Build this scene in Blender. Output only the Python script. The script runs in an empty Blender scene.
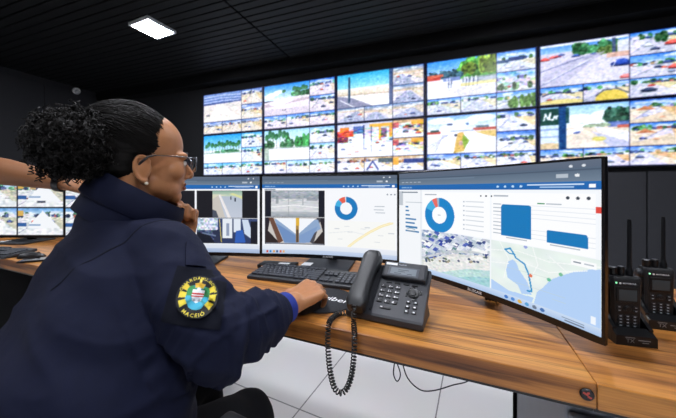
import bpy, bmesh, math, random
import numpy as np
from mathutils import Vector, Matrix, noise
from mathutils.bvhtree import BVHTree

SC = bpy.context.scene
COL = SC.collection
PI = math.pi
R = math.radians
V = Vector

# ------------------------------------------------------------------ camera, world, exposure
cam_data = bpy.data.cameras.new('camera')
cam_data.sensor_width = 36.0
cam_data.lens = 36.0 * 285.0 / 676.0
cam_data.shift_y = -19.0 / 676.0
cam_data.clip_start = 0.02
cam_data.dof.use_dof = True
cam_data.dof.focus_distance = 0.80
cam_data.dof.aperture_fstop = 4.0
cam = bpy.data.objects.new('camera', cam_data)
cam.location = (0, 0, 1.10)
cam.rotation_euler = (R(90), 0, 0)
COL.objects.link(cam)
SC.camera = cam

SC.view_settings.view_transform = 'Standard'
SC.view_settings.look = 'None'
SC.view_settings.gamma = 1.0
SC.view_settings.use_curve_mapping = False
SC.view_settings.exposure = 0.0
SC.cycles.max_bounces = 6
SC.cycles.use_denoising = True
SC.cycles.sample_clamp_indirect = 4.0

LAMP = 105.0          # emission of the ceiling panels
SCREEN = 1.0         # emission of desk monitors
WALLSCREEN = 1.22     # emission of the video wall

world = bpy.data.worlds.new('world')
world.use_nodes = True
world.node_tree.nodes['Background'].inputs[0].default_value = (0.55, 0.65, 0.9, 1)
world.node_tree.nodes['Background'].inputs[1].default_value = 0.02
SC.world = world

# ------------------------------------------------------------------ helpers
def lin(c):
    if isinstance(c, str):
        c = c.lstrip('#')
        c = [int(c[i:i + 2], 16) / 255 for i in (0, 2, 4)]
    return [x / 12.92 if x <= 0.04045 else ((x + 0.055) / 1.055) ** 2.4 for x in c]

MATS = {}
def mat(name, col, rough=0.5, metal=0.0, var=0.12, vscale=18.0, bump=0.0, bscale=120.0, stretch=(1, 1, 1),
        spec=0.5, sss=0.0, coat=0.0, trans=0.0):
    if name in MATS: return MATS[name]
    m = bpy.data.materials.new(name); m.use_nodes = True
    nt = m.node_tree; N = nt.nodes; L = nt.links
    b = N['Principled BSDF']
    c = lin(col)
    tc = N.new('ShaderNodeTexCoord'); mp = N.new('ShaderNodeMapping')
    mp.inputs['Scale'].default_value = stretch
    L.new(tc.outputs['Object'], mp.inputs['Vector'])
    no = N.new('ShaderNodeTexNoise'); no.inputs['Scale'].default_value = vscale; no.inputs['Detail'].default_value = 5
    L.new(mp.outputs[0], no.inputs['Vector'])
    mx = N.new('ShaderNodeMix'); mx.data_type = 'RGBA'
    mx.inputs[6].default_value = (*[x * (1 - var) for x in c], 1)
    mx.inputs[7].default_value = (*[min(1, x * (1 + var)) for x in c], 1)
    L.new(no.outputs[0], mx.inputs[0])
    L.new(mx.outputs[2], b.inputs['Base Color'])
    b.inputs['Roughness'].default_value = rough
    b.inputs['Metallic'].default_value = metal
    b.inputs['Specular IOR Level'].default_value = spec
    if sss:
        b.inputs['Subsurface Weight'].default_value = sss
        b.inputs['Subsurface Radius'].default_value = (0.012, 0.005, 0.003)
        b.inputs['Subsurface Scale'].default_value = 0.6
    if coat: b.inputs['Coat Weight'].default_value = coat
    if trans: b.inputs['Transmission Weight'].default_value = trans
    if bump:
        n2 = N.new('ShaderNodeTexNoise'); n2.inputs['Scale'].default_value = bscale; n2.inputs['Detail'].default_value = 6
        L.new(mp.outputs[0], n2.inputs['Vector'])
        bp = N.new('ShaderNodeBump'); bp.inputs['Strength'].default_value = bump; bp.inputs['Distance'].default_value = 0.004
        L.new(n2.outputs[0], bp.inputs['Height']); L.new(bp.outputs[0], b.inputs['Normal'])
    MATS[name] = m
    return m

def emit_mat(name, col, strength):
    if name in MATS: return MATS[name]
    m = bpy.data.materials.new(name); m.use_nodes = True
    nt = m.node_tree; b = nt.nodes['Principled BSDF']
    b.inputs['Base Color'].default_value = (0.8, 0.8, 0.8, 1)
    b.inputs['Emission Color'].default_value = (*lin(col), 1)
    b.inputs['Emission Strength'].default_value = strength
    MATS[name] = m
    return m

def screen_mat(name, strength, rough=0.35):
    """a lit display: the picture on it is a colour attribute drawn below, glass-like surface"""
    if name in MATS: return MATS[name]
    m = bpy.data.materials.new(name); m.use_nodes = True
    nt = m.node_tree; b = nt.nodes['Principled BSDF']
    a = nt.nodes.new('ShaderNodeVertexColor'); a.layer_name = 'picture'
    nt.links.new(a.outputs[0], b.inputs['Emission Color'])
    b.inputs['Emission Strength'].default_value = strength
    b.inputs['Base Color'].default_value = (0.01, 0.01, 0.012, 1)
    b.inputs['Roughness'].default_value = rough
    b.inputs['Specular IOR Level'].default_value = 0.25
    MATS[name] = m
    return m

def print_mat(name, rough=0.7):
    """printed or embroidered colours of a surface"""
    if name in MATS: return MATS[name]
    m = bpy.data.materials.new(name); m.use_nodes = True
    nt = m.node_tree; b = nt.nodes['Principled BSDF']
    a = nt.nodes.new('ShaderNodeVertexColor'); a.layer_name = 'picture'
    nt.links.new(a.outputs[0], b.inputs['Base Color'])
    b.inputs['Roughness'].default_value = rough
    MATS[name] = m
    return m

def link(name, me, m, parent=None, smooth=True, loc=None, rot=None):
    o = bpy.data.objects.new(name, me); COL.objects.link(o)
    if m is not None and not me.materials: me.materials.append(m)
    if smooth and len(me.polygons): me.polygons.foreach_set('use_smooth', [True] * len(me.polygons))
    if parent is not None: o.parent = parent
    if loc is not None: o.location = loc
    if rot is not None: o.rotation_euler = rot
    return o

def obj(name, bm, m, parent=None, smooth=False, loc=None, rot=None, angle=35):
    me = bpy.data.meshes.new(name)
    bmesh.ops.recalc_face_normals(bm, faces=bm.faces[:])
    if smooth:
        ca = math.cos(R(angle))
        for e in bm.edges:
            if len(e.link_faces) == 2 and e.link_faces[0].normal.dot(e.link_faces[1].normal) < ca: e.smooth = False
    bm.to_mesh(me); bm.free()
    return link(name, me, m, parent, smooth, loc, rot)

def tag(o, label, cat, group=None, kind=None):
    o['label'] = label; o['category'] = cat
    if group: o['group'] = group
    if kind: o['kind'] = kind
    return o

def thing(name, label, cat, loc=(0, 0, 0), rz=0.0, group=None):
    o = bpy.data.objects.new(name, None); COL.objects.link(o)
    o.empty_display_size = 0.05
    o.location = loc; o.rotation_euler = (0, 0, rz)
    return tag(o, label, cat, group)

def struct(o):
    o['kind'] = 'structure'; return o

def copy_tree(o, parent=None):
    c = o.copy(); COL.objects.link(c)
    if parent is not None: c.parent = parent
    for ch in list(o.children): copy_tree(ch, c)
    return c

I4 = Matrix.Identity(4)
def xf(loc=(0, 0, 0), rx=0, ry=0, rz=0):
    return Matrix.Translation(loc) @ Matrix.Rotation(rz, 4, 'Z') @ Matrix.Rotation(ry, 4, 'Y') @ Matrix.Rotation(rx, 4, 'X')

def box(bm, c, s, bev=0.0, M=I4, seg=2):
    r = bmesh.ops.create_cube(bm, size=1.0)
    vs = r['verts']
    for v in vs: v.co = V((v.co.x * s[0], v.co.y * s[1], v.co.z * s[2]))
    if bev > 0:
        es = list({e for v in vs for e in v.link_edges})
        r2 = bmesh.ops.bevel(bm, geom=es, offset=min(bev, min(s) * 0.49), segments=seg, affect='EDGES', profile=0.5)
        vs = list({v for f in r2['faces'] for v in f.verts} | {v for v in vs if v.is_valid})
    T = M @ Matrix.Translation(c)
    for v in vs: v.co = T @ v.co
    return vs

def tube(bm, pts, r, seg=8, closed=False, caps=True):
    """round tube along a path; r a number or a list"""
    pts = [V(p) for p in pts]; n = len(pts)
    rr = r if isinstance(r, (list, tuple)) else [r] * n
    rings = []; up = None
    for i, p in enumerate(pts):
        a = pts[(i - 1) % n] if (i or closed) else p
        b = pts[(i + 1) % n] if (i < n - 1 or closed) else p
        t = (b - a).normalized() if (b - a).length > 1e-9 else V((0, 0, 1))
        if up is None:
            up = V((0, 0, 1)) if abs(t.z) < 0.9 else V((1, 0, 0))
        s = t.cross(up)
        if s.length < 1e-6: s = t.orthogonal()
        s.normalize(); up = s.cross(t).normalized()
        rings.append([bm.verts.new(p + (s * math.cos(k * 2 * PI / seg) + up * math.sin(k * 2 * PI / seg)) * rr[i]) for k in range(seg)])
    m = n if closed else n - 1
    for i in range(m):
        A, B = rings[i], rings[(i + 1) % n]
        for k in range(seg):
            bm.faces.new((A[k], A[(k + 1) % seg], B[(k + 1) % seg], B[k]))
    if caps and not closed:
        bm.faces.new(rings[0][::-1]); bm.faces.new(rings[-1])

def loft(bm, rings, caps=True, closed=False):
    rv = [[bm.verts.new(p) for p in ring] for ring in rings]
    n = len(rv[0])
    pairs = list(zip(rv[:-1], rv[1:])) + ([(rv[-1], rv[0])] if closed else [])
    for A, B in pairs:
        for k in range(n):
            bm.faces.new((A[k], A[(k + 1) % n], B[(k + 1) % n], B[k]))
    if caps and not closed:
        bm.faces.new(rv[0][::-1]); bm.faces.new(rv[-1])
    return rv

def lathe(bm, prof, M=I4, seg=24, caps=True):
    loft(bm, [[M @ V((r * math.cos(2 * PI * k / seg), r * math.sin(2 * PI * k / seg), z)) for k in range(seg)] for r, z in prof], caps)

def prism(bm, poly, z0, z1, M=I4):
    loft(bm, [[M @ V((x, y, z0)) for x, y in poly], [M @ V((x, y, z1)) for x, y in poly]])

def ellipsoid(bm, M, rad, u=24, v=14):
    r = bmesh.ops.create_uvsphere(bm, u_segments=u, v_segments=v, radius=1.0)
    for w in r['verts']: w.co = M @ V((w.co.x * rad[0], w.co.y * rad[1], w.co.z * rad[2]))

def ball(bm, c, r, u=16, v=10):
    ellipsoid(bm, Matrix.Translation(c), (r, r, r), u, v)

def limb(bm, pts, rad, seg=20, sub=5):
    """tapering limb with round ends through joints"""
    pts = [V(p) for p in pts]
    P, Q = [], []
    for i in range(len(pts) - 1):
        for k in range(sub):
            t = k / sub
            P.append(pts[i].lerp(pts[i + 1], t)); Q.append(rad[i] + (rad[i + 1] - rad[i]) * t)
    P.append(pts[-1]); Q.append(rad[-1])
    tube(bm, P, Q, seg)
    for p, r in zip(pts, rad): ball(bm, p, r * 0.995, seg, 12)

def remesh(bm, vox, smooth=4, factor=0.5):
    """fuse overlapping closed shapes into one continuous skin"""
    me = bpy.data.meshes.new('fuse'); bmesh.ops.recalc_face_normals(bm, faces=bm.faces[:])
    bm.to_mesh(me); bm.free()
    o = bpy.data.objects.new('fuse', me); COL.objects.link(o)
    md = o.modifiers.new('r', 'REMESH'); md.mode = 'VOXEL'; md.voxel_size = vox
    if smooth:
        s = o.modifiers.new('s', 'SMOOTH'); s.iterations = smooth; s.factor = factor
    dg = bpy.context.evaluated_depsgraph_get()
    out = bpy.data.meshes.new_from_object(o.evaluated_get(dg))
    bpy.data.objects.remove(o); bpy.data.meshes.remove(me)
    return out

def coords(me):
    a = np.empty(len(me.vertices) * 3); me.vertices.foreach_get('co', a); return a.reshape(-1, 3)
def normals(me):
    a = np.empty(len(me.vertices) * 3); me.vertices.foreach_get('normal', a); return a.reshape(-1, 3)
def set_coords(me, a):
    me.vertices.foreach_set('co', np.ascontiguousarray(a).ravel()); me.update()

_font_cache = {}
def text_poly(s, size=1.0, bold=0.0):
    """(2-D points, faces, width) of a line of lettering"""
    key = (s, bold)
    if key not in _font_cache:
        cu = bpy.data.curves.new('t', 'FONT'); cu.body = s; cu.size = 1.0; cu.resolution_u = 2; cu.offset = bold
        cu.fill_mode = 'FRONT'
        o = bpy.data.objects.new('t', cu); COL.objects.link(o)
        dg = bpy.context.evaluated_depsgraph_get()
        me = bpy.data.meshes.new_from_object(o.evaluated_get(dg))
        pts = [(v.co.x, v.co.y) for v in me.vertices]; fs = [tuple(p.vertices) for p in me.polygons]
        bpy.data.objects.remove(o); bpy.data.curves.remove(cu); bpy.data.meshes.remove(me)
        _font_cache[key] = (pts, fs)
    pts, fs = _font_cache[key]
    pts = [(x * size, y * size) for x, y in pts]
    w = max([p[0] for p in pts], default=0)
    return pts, fs, w

def text(bm, s, size, M, center=True, bold=0.0):
    pts, fs, w = text_poly(s, size, bold)
    off = w / 2 if center else 0
    vs = [bm.verts.new(M @ V((x - off, y, 0))) for x, y in pts]
    for f in fs:
        try: bm.faces.new([vs[i] for i in f])
        except ValueError: pass

# ------------------------------------------------------------------ drawing of display pictures
class Canvas:
    def __init__(s, w, h, bg='#ffffff'):
        s.w, s.h = w, h
        s.a = np.zeros((h, w, 3)); s.a[:] = s.c(bg)
        s.gx, s.gy = np.meshgrid(np.linspace(0, 1, w), np.linspace(0, 1, h))
        s.v = (0, 0, 1, 1)
    def c(s, c):
        if isinstance(c, str):
            c = c.lstrip('#'); return np.array([int(c[i:i + 2], 16) / 255 for i in (0, 2, 4)])
        return np.array(c)
    def view(s, x0=0, y0=0, x1=1, y1=1): s.v = (x0, y0, x1, y1)
    def loc(s):
        x0, y0, x1, y1 = s.v
        X = (s.gx - x0) / (x1 - x0); Y = (s.gy - y0) / (y1 - y0)
        return X, Y, (X >= 0) & (X <= 1) & (Y >= 0) & (Y <= 1)
    def put(s, m, c, al=1.0):
        s.a[m] = s.a[m] * (1 - al) + s.c(c) * al
    def rect(s, x0, y0, x1, y1, c, al=1.0):
        X, Y, k = s.loc(); s.put(k & (X >= x0) & (X <= x1) & (Y >= y0) & (Y <= y1), c, al)
    def grad(s, y0, y1, c0, c1, x0=0, x1=1):
        X, Y, k = s.loc(); m = k & (Y >= y0) & (Y <= y1) & (X >= x0) & (X <= x1)
        t = ((Y[m] - y0) / max(1e-6, y1 - y0))[:, None]
        s.a[m] = s.c(c0) * (1 - t) + s.c(c1) * t
    def ell(s, cx, cy, rx, ry, c, al=1.0):
        X, Y, k = s.loc(); s.put(k & (((X - cx) / rx) ** 2 + ((Y - cy) / ry) ** 2 <= 1), c, al)
    def poly(s, pts, c, al=1.0):
        X, Y, k = s.loc(); ins = np.zeros(X.shape, bool); n = len(pts)
        for i in range(n):
            (xa, ya), (xb, yb) = pts[i], pts[(i + 1) % n]
            if ya == yb: continue
            cond = ((ya > Y) != (yb > Y)) & (X < (xb - xa) * (Y - ya) / (yb - ya) + xa)
            ins ^= cond
        s.put(k & ins, c, al)
    def line(s, pts, w, c, al=1.0):
        X, Y, k = s.loc(); x0, y0, x1, y1 = s.v
        asp = (s.w * (x1 - x0)) / (s.h * (y1 - y0))
        m = np.zeros(X.shape, bool)
        for (xa, ya), (xb, yb) in zip(pts[:-1], pts[1:]):
            dx, dy = (xb - xa) * asp, yb - ya
            L = dx * dx + dy * dy + 1e-12
            t = np.clip((((X - xa) * asp) * dx + (Y - ya) * dy) / L, 0, 1)
            m |= ((X - xa) * asp - t * dx) ** 2 + (Y - ya - t * dy) ** 2 <= w * w
        s.put(k & m, c, al)
    def donut(s, cx, cy, ro, ri, segs):
        X, Y, k = s.loc(); x0, y0, x1, y1 = s.v
        asp = (s.w * (x1 - x0)) / (s.h * (y1 - y0))
        dx, dy = (X - cx) * asp, Y - cy
        r = np.hypot(dx, dy); an = (np.degrees(np.arctan2(dx, -dy))) % 360
        for a0, a1, c in segs: s.put(k & (r <= ro) & (r >= ri) & (an >= a0) & (an < a1), c)
    def speck(s, x0, y0, x1, y1, amp, sc, seed, mono=0.7):
        """mottle: smooth random variation of brightness and colour"""
        X, Y, k = s.loc(); rg = np.random.default_rng(seed)
        m = k & (X >= x0) & (X <= x1) & (Y >= y0) & (Y <= y1)
        if not m.any(): return
        g = rg.normal(size=(sc + 2, sc + 2, 3)); g = g * (1 - mono) + g[..., :1] * mono
        px = (X[m] - x0) / (x1 - x0) * sc; py = (Y[m] - y0) / (y1 - y0) * sc
        ix, iy = px.astype(int), py.astype(int); fx, fy = (px - ix)[:, None], (py - iy)[:, None]
        n = (g[iy, ix] * (1 - fx) + g[iy, ix + 1] * fx) * (1 - fy) + (g[iy + 1, ix] * (1 - fx) + g[iy + 1, ix + 1] * fx) * fy
        s.a[m] = np.clip(s.a[m] + n * amp, 0, 1)

    def soften(s, n=1, lift=1.0, tint=(1, 1, 1)):
        for _ in range(n):
            p = np.pad(s.a, ((1, 1), (1, 1), (0, 0)), 'edge')
            s.a = (p[1:-1, 1:-1] * 2 + p[:-2, 1:-1] + p[2:, 1:-1] + p[1:-1, :-2] + p[1:-1, 2:]) / 6
        s.a = np.clip((np.clip(s.a, 0, 1) ** lift - 0.5) * 1.12 + 0.49, 0.01, 1) * np.array(tint)

def picture(me, cv):
    a = cv.a[::-1].reshape(-1, 3)
    l = np.where(a <= 0.04045, a / 12.92, ((a + 0.055) / 1.055) ** 2.4)
    at = me.color_attributes.new('picture', 'FLOAT_COLOR', 'POINT')
    at.data.foreach_set('color', np.concatenate([l, np.ones((len(l), 1))], 1).ravel())

def grid_mesh(name, cv, fn):
    """a sheet of cv.w x cv.h points; fn(u, v arrays, v up) -> xyz arrays"""
    w, h = cv.w, cv.h
    u, v = np.meshgrid(np.linspace(0, 1, w), np.linspace(0, 1, h))
    x, y, z = fn(u.ravel(), v.ravel())
    me = bpy.data.meshes.new(name)
    i = np.arange(w * h).reshape(h, w)
    q = np.stack([i[:-1, :-1], i[:-1, 1:], i[1:, 1:], i[1:, :-1]], -1).reshape(-1, 4)
    me.vertices.add(w * h); me.vertices.foreach_set('co', np.stack([x, y, z], 1).ravel())
    me.loops.add(q.size); me.loops.foreach_set('vertex_index', q.ravel())
    me.polygons.add(len(q)); me.polygons.foreach_set('loop_start', np.arange(len(q)) * 4)
    me.update(calc_edges=True)
    picture(me, cv)
    return me

# ------------------------------------------------------------------ frames of the place
RZ = R(-20.0)                      # the room is turned 20 degrees to the camera
ru, rv = V((math.cos(RZ), math.sin(RZ), 0)), V((-math.sin(RZ), math.cos(RZ), 0))
def RM(u, v, z=0.0): return ru * u + rv * v + V((0, 0, z))
DZ = R(-23.3)                      # the long desk
ds, dt = V((math.cos(DZ), math.sin(DZ), 0)), V((-math.sin(DZ), math.cos(DZ), 0))
DA = V((-0.1013, 0.760, 0))        # on the front edge of the desk
def D(s, t, z=0.75): return DA + ds * s + dt * t + V((0, 0, z))
TOP = 0.75

# ------------------------------------------------------------------ materials
black_plastic = mat('black_plastic', '#17181b', 0.42, var=0.15, bump=0.08, bscale=900)
satin_black = mat('satin_black', '#0d0e11', 0.35)
dark_grey = mat('dark_grey_plastic', '#24262b', 0.5, bump=0.06, bscale=900)
phone_grey = mat('phone_grey', '#2b2d33', 0.48, bump=0.08, bscale=1200)
steel_grey = mat('steel_grey', '#5b6068', 0.55, var=0.06)
white_print = mat('white_print', '#e8e8ea', 0.6, var=0.02)
grey_print = mat('grey_print', '#9aa0a8', 0.6, var=0.02)
wall_paint = mat('wall_paint', '#17181c', 0.75, bump=0.1, bscale=60)
wall_grey = mat('wall_grey_paint', '#2a2b30', 0.8, bump=0.1, bscale=60)
ceil_paint = mat('ceiling_paint', '#07080b', 0.6, var=0.2, vscale=3, spec=0.3)

def wood_mat():
    m = bpy.data.materials.new('walnut_laminate'); m.use_nodes = True
    N = m.node_tree.nodes; L = m.node_tree.links; b = N['Principled BSDF']
    tc = N.new('ShaderNodeTexCoord')
    def nz(sc, scale, detail, dist=0.0, rough=0.55):
        mp = N.new('ShaderNodeMapping'); mp.inputs['Scale'].default_value = sc
        L.new(tc.outputs['Object'], mp.inputs[0])
        n = N.new('ShaderNodeTexNoise'); n.inputs['Scale'].default_value = scale; n.inputs['Detail'].default_value = detail
        n.inputs['Distortion'].default_value = dist; n.inputs['Roughness'].default_value = rough
        L.new(mp.outputs[0], n.inputs['Vector']); return n
    broad = nz((0.5, 9.0, 9.0), 2.2, 3, 0.25)
    streak = nz((0.9, 22.0, 22.0), 3.2, 6, 0.5)
    fine = nz((3.0, 150.0, 150.0), 3.0, 4)
    r1 = N.new('ShaderNodeValToRGB'); e = r1.color_ramp.elements
    e[0].position = 0.30; e[0].color = (*lin('#7e4a20'), 1)
    e[1].position = 0.72; e[1].color = (*lin('#d99a4c'), 1)
    k = e.new(0.45); k.color = (*lin('#b87838'), 1)
    k = e.new(0.58); k.color = (*lin('#cb8a3e'), 1)
    L.new(broad.outputs[0], r1.inputs[0])
    r2 = N.new('ShaderNodeValToRGB'); e = r2.color_ramp.elements
    e[0].position = 0.33; e[0].color = (0.20, 0.13, 0.09, 1)
    e[1].position = 0.52; e[1].color = (1, 1, 1, 1)
    L.new(streak.outputs[0], r2.inputs[0])
    r3 = N.new('ShaderNodeValToRGB'); e = r3.color_ramp.elements
    e[0].position = 0.3; e[0].color = (0.72, 0.68, 0.64, 1); e[1].position = 0.6; e[1].color = (1, 1, 1, 1)
    L.new(fine.outputs[0], r3.inputs[0])
    m1 = N.new('ShaderNodeMix'); m1.data_type = 'RGBA'; m1.blend_type = 'MULTIPLY'; m1.inputs[0].default_value = 0.85
    L.new(r1.outputs[0], m1.inputs[6]); L.new(r2.outputs[0], m1.inputs[7])
    m2 = N.new('ShaderNodeMix'); m2.data_type = 'RGBA'; m2.blend_type = 'MULTIPLY'; m2.inputs[0].default_value = 0.7
    L.new(m1.outputs[2], m2.inputs[6]); L.new(r3.outputs[0], m2.inputs[7])
    L.new(m2.outputs[2], b.inputs['Base Color'])
    b.inputs['Roughness'].default_value = 0.38
    bp = N.new('ShaderNodeBump'); bp.inputs['Strength'].default_value = 0.05; bp.inputs['Distance'].default_value = 0.002
    L.new(fine.outputs[0], bp.inputs['Height']); L.new(bp.outputs[0], b.inputs['Normal'])
    return m
wood = wood_mat()

def tile_mat():
    m = bpy.data.materials.new('white_floor_tile'); m.use_nodes = True
    N = m.node_tree.nodes; L = m.node_tree.links; b = N['Principled BSDF']
    tc = N.new('ShaderNodeTexCoord'); mp = N.new('ShaderNodeMapping')
    mp.inputs['Rotation'].default_value = (0, 0, R(6)); mp.inputs['Location'].default_value = (0.18, 0.04, 0)
    L.new(tc.outputs['Object'], mp.inputs[0])
    br = N.new('ShaderNodeTexBrick'); br.offset = 0.0
    br.inputs['Scale'].default_value = 1.0; br.inputs['Brick Width'].default_value = 0.62; br.inputs['Row Height'].default_value = 0.62
    br.inputs['Mortar Size'].default_value = 0.0035; br.inputs['Mortar Smooth'].default_value = 0.1
    br.inputs['Color1'].default_value = (*lin('#f0efee'), 1); br.inputs['Color2'].default_value = (*lin('#f2f1f0'), 1)
    br.inputs['Mortar'].default_value = (*lin('#8f8f90'), 1)
    L.new(mp.outputs[0], br.inputs['Vector'])
    no = N.new('ShaderNodeTexNoise'); no.inputs['Scale'].default_value = 4
    L.new(tc.outputs['Object'], no.inputs['Vector'])
    mx = N.new('ShaderNodeMix'); mx.data_type = 'RGBA'; mx.blend_type = 'MULTIPLY'; mx.inputs[0].default_value = 0.06
    L.new(br.outputs[0], mx.inputs[6]); L.new(no.outputs[1], mx.inputs[7])
    L.new(mx.outputs[2], b.inputs['Base Color'])
    b.inputs['Roughness'].default_value = 0.22
    return m

# ------------------------------------------------------------------ room
U0, U1, V0, V1, HC = -6.36, 3.6, -2.6, 3.80, 3.0
bm = bmesh.new(); box(bm, ((U0 + U1) / 2, (V0 + V1) / 2, -0.05), (U1 - U0 + 0.4, V1 - V0 + 0.4, 0.1))
struct(obj('floor', bm, tile_mat(), rot=(0, 0, RZ)))
bm = bmesh.new()                                     # slatted metal ceiling
box(bm, ((U0 + U1) / 2, (V0 + V1) / 2, HC + 0.07), (U1 - U0 + 0.4, V1 - V0 + 0.4, 0.08))
k = V0
while k < V1:
    box(bm, ((U0 - 1.16 - 0.9) / 2, k + 0.045, HC + 0.016), (-1.16 - 0.9 - U0, 0.088, 0.034), 0.008)
    box(bm, ((U1 - 2.04) / 2, k + 0.045, HC + 0.016), (U1 + 2.04, 0.088, 0.034), 0.008)
    k += 0.10
struct(obj('ceiling', bm, ceil_paint, rot=(0, 0, RZ)))
def wall(name, c, s, m):
    bm = bmesh.new(); box(bm, c, s); return struct(obj(name, bm, m, rot=(0, 0, RZ)))
wall('wall_back', ((U0 + U1) / 2, V1 + 0.05, HC / 2), (U1 - U0 + 0.4, 0.1, HC + 0.1), wall_paint)
wall('wall_left', (U0 - 0.05, (V0 + V1) / 2, HC / 2), (0.1, V1 - V0, HC + 0.1), wall_grey)
wall('wall_right', (U1 + 0.05, (V0 + V1) / 2, HC / 2), (0.1, V1 - V0, HC + 0.1), wall_paint)
wall('wall_front', ((U0 + U1) / 2, V0 - 0.05, HC / 2), (U1 - U0 + 0.4, 0.1, HC + 0.1), wall_paint)
wall('baseboard_back', ((U0 + U1) / 2, V1 - 0.008, 0.05), (U1 - U0, 0.016, 0.1), satin_black)
wall('trim_1', ((U0 + U1) / 2, V1 - 0.09, HC - 0.08), (U1 - U0, 0.18, 0.16), ceil_paint)     # soffit over the video wall
bm = bmesh.new()                                     # cladding under the video wall
for i in range(9):
    box(bm, (-3.9 + 0.9 * i, V1 - 0.015, 0.70), (0.885, 0.03, 1.18), 0.004)
struct(obj('trim_2', bm, mat('cladding_grey', '#3b3c41', 0.6, var=0.1), rot=(0, 0, RZ)))
bm = bmesh.new()
for i in range(8):
    box(bm, (U0 + 0.012, 3.3 - 0.92 * i, 1.5), (0.024, 0.9, 2.8), 0.004)
struct(obj('trim_3', bm, wall_grey, rot=(0, 0, RZ)))

# ------------------------------------------------------------------ ceiling lights, dome camera
lamp_frame = mat('lamp_frame_white', '#e9ebee', 0.5, var=0.02)
lamp_on = emit_mat('lamp_diffuser', '#f3f6ff', LAMP)
def ceiling_light(u, v, label):
    t = thing('ceiling_light', label, 'ceiling light', RM(u, v, HC), RZ + R(-4), 'square ceiling lights')
    bm = bmesh.new()
    for sx, sy, w, d in ((0, .16, .34, .02), (0, -.16, .34, .02), (.16, 0, .02, .30), (-.16, 0, .02, .30)):
        box(bm, (sx, sy, -0.017), (w, d, 0.034), 0.003)
    box(bm, (0, 0, -0.006), (0.32, 0.32, 0.012))
    obj('frame', bm, lamp_frame, t)
    bm = bmesh.new(); box(bm, (0, 0, -0.022), (0.298, 0.298, 0.018), 0.004)
    obj('diffuser', bm, lamp_on, t)
ceiling_light(-3.16, 2.38, 'small lit square ceiling light on dark slats, the one seen in view')
for (u, v, w) in ((-1.16, 1.75, 'over the gap before the video wall'), (0.84, 2.38, 'before the right half of the video wall'),  # out-of-view panels added to light the desk, floor and woman
                  (-0.75, 0.38, 'above the seated woman and desk phone'), (1.5, -0.75, 'far to the right of the photographer'),
                  (-3.9, 0.0, 'beyond the person reaching in'), (-2.6, -1.9, 'far behind the seated woman'),
                  (0.45, -0.75, 'just behind the photographer'), (-3.16, -1.62, 'far behind the neighbouring workstation')):
    ceiling_light(u, v, 'added unseen square ceiling light ' + w)
t = thing('dome_camera', 'small pale dome security camera high on the dark left wall', 'security camera', (-4.83, 5.255, 2.93), RZ)
bm = bmesh.new(); lathe(bm, [(0.06, 0.0), (0.062, -0.01), (0.055, -0.03), (0.045, -0.035)], xf((0.0, 0, 0), ry=R(-60)))
obj('mount', bm, lamp_frame, t, True)
bm = bmesh.new(); ellipsoid(bm, xf((0.03, 0, -0.02)), (0.04, 0.04, 0.04)); obj('dome', bm, mat('smoked_dome', '#b9bcc2', 0.15), t, True)

# ------------------------------------------------------------------ pictures of street cameras
def trees(c, y, h, x0, x1, col, seed, n=9):
    rg = random.Random(seed)
    for i in range(n):
        x = rg.uniform(x0, x1); hh = h * rg.uniform(0.5, 1.1)
        cc = np.clip(c.c(col) * rg.uniform(0.7, 1.35), 0, 1)
        w = rg.uniform(.04, .09)
        c.ell(x, y - hh * 0.45, w, hh * 0.55, cc)
        for _ in range(5): c.ell(x + rg.uniform(-.8, .8) * w, y - hh * rg.uniform(.1, .95), w * .35, hh * .14, np.clip(cc * rg.choice([.6, .75, 1.25, 1.45]), 0, 1))
def palms(c, y, h, xs, col='#2f6f4a'):
    for i, x in enumerate(xs):
        hh = h * (0.8 + 0.35 * ((i * 37) % 10) / 10)
        c.line([(x, y), (x + 0.004, y - hh)], 0.008, '#6d6a58')
        c.ell(x, y - hh, 0.045, hh * 0.28, col); c.ell(x - .02, y - hh * .85, 0.03, hh * 0.2, '#4b8a5c')
def cars(c, spots):
    for x, y, w, col in spots:
        c.ell(x, y, w, w * 0.55, col); c.ell(x, y - w * 0.4, w * 0.6, w * 0.45, np.clip(c.c(col) * 1.3 + .1, 0, 1)); c.rect(x - w, y + w * .3, x + w, y + w * .55, '#2c3040', 0.7)
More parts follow.
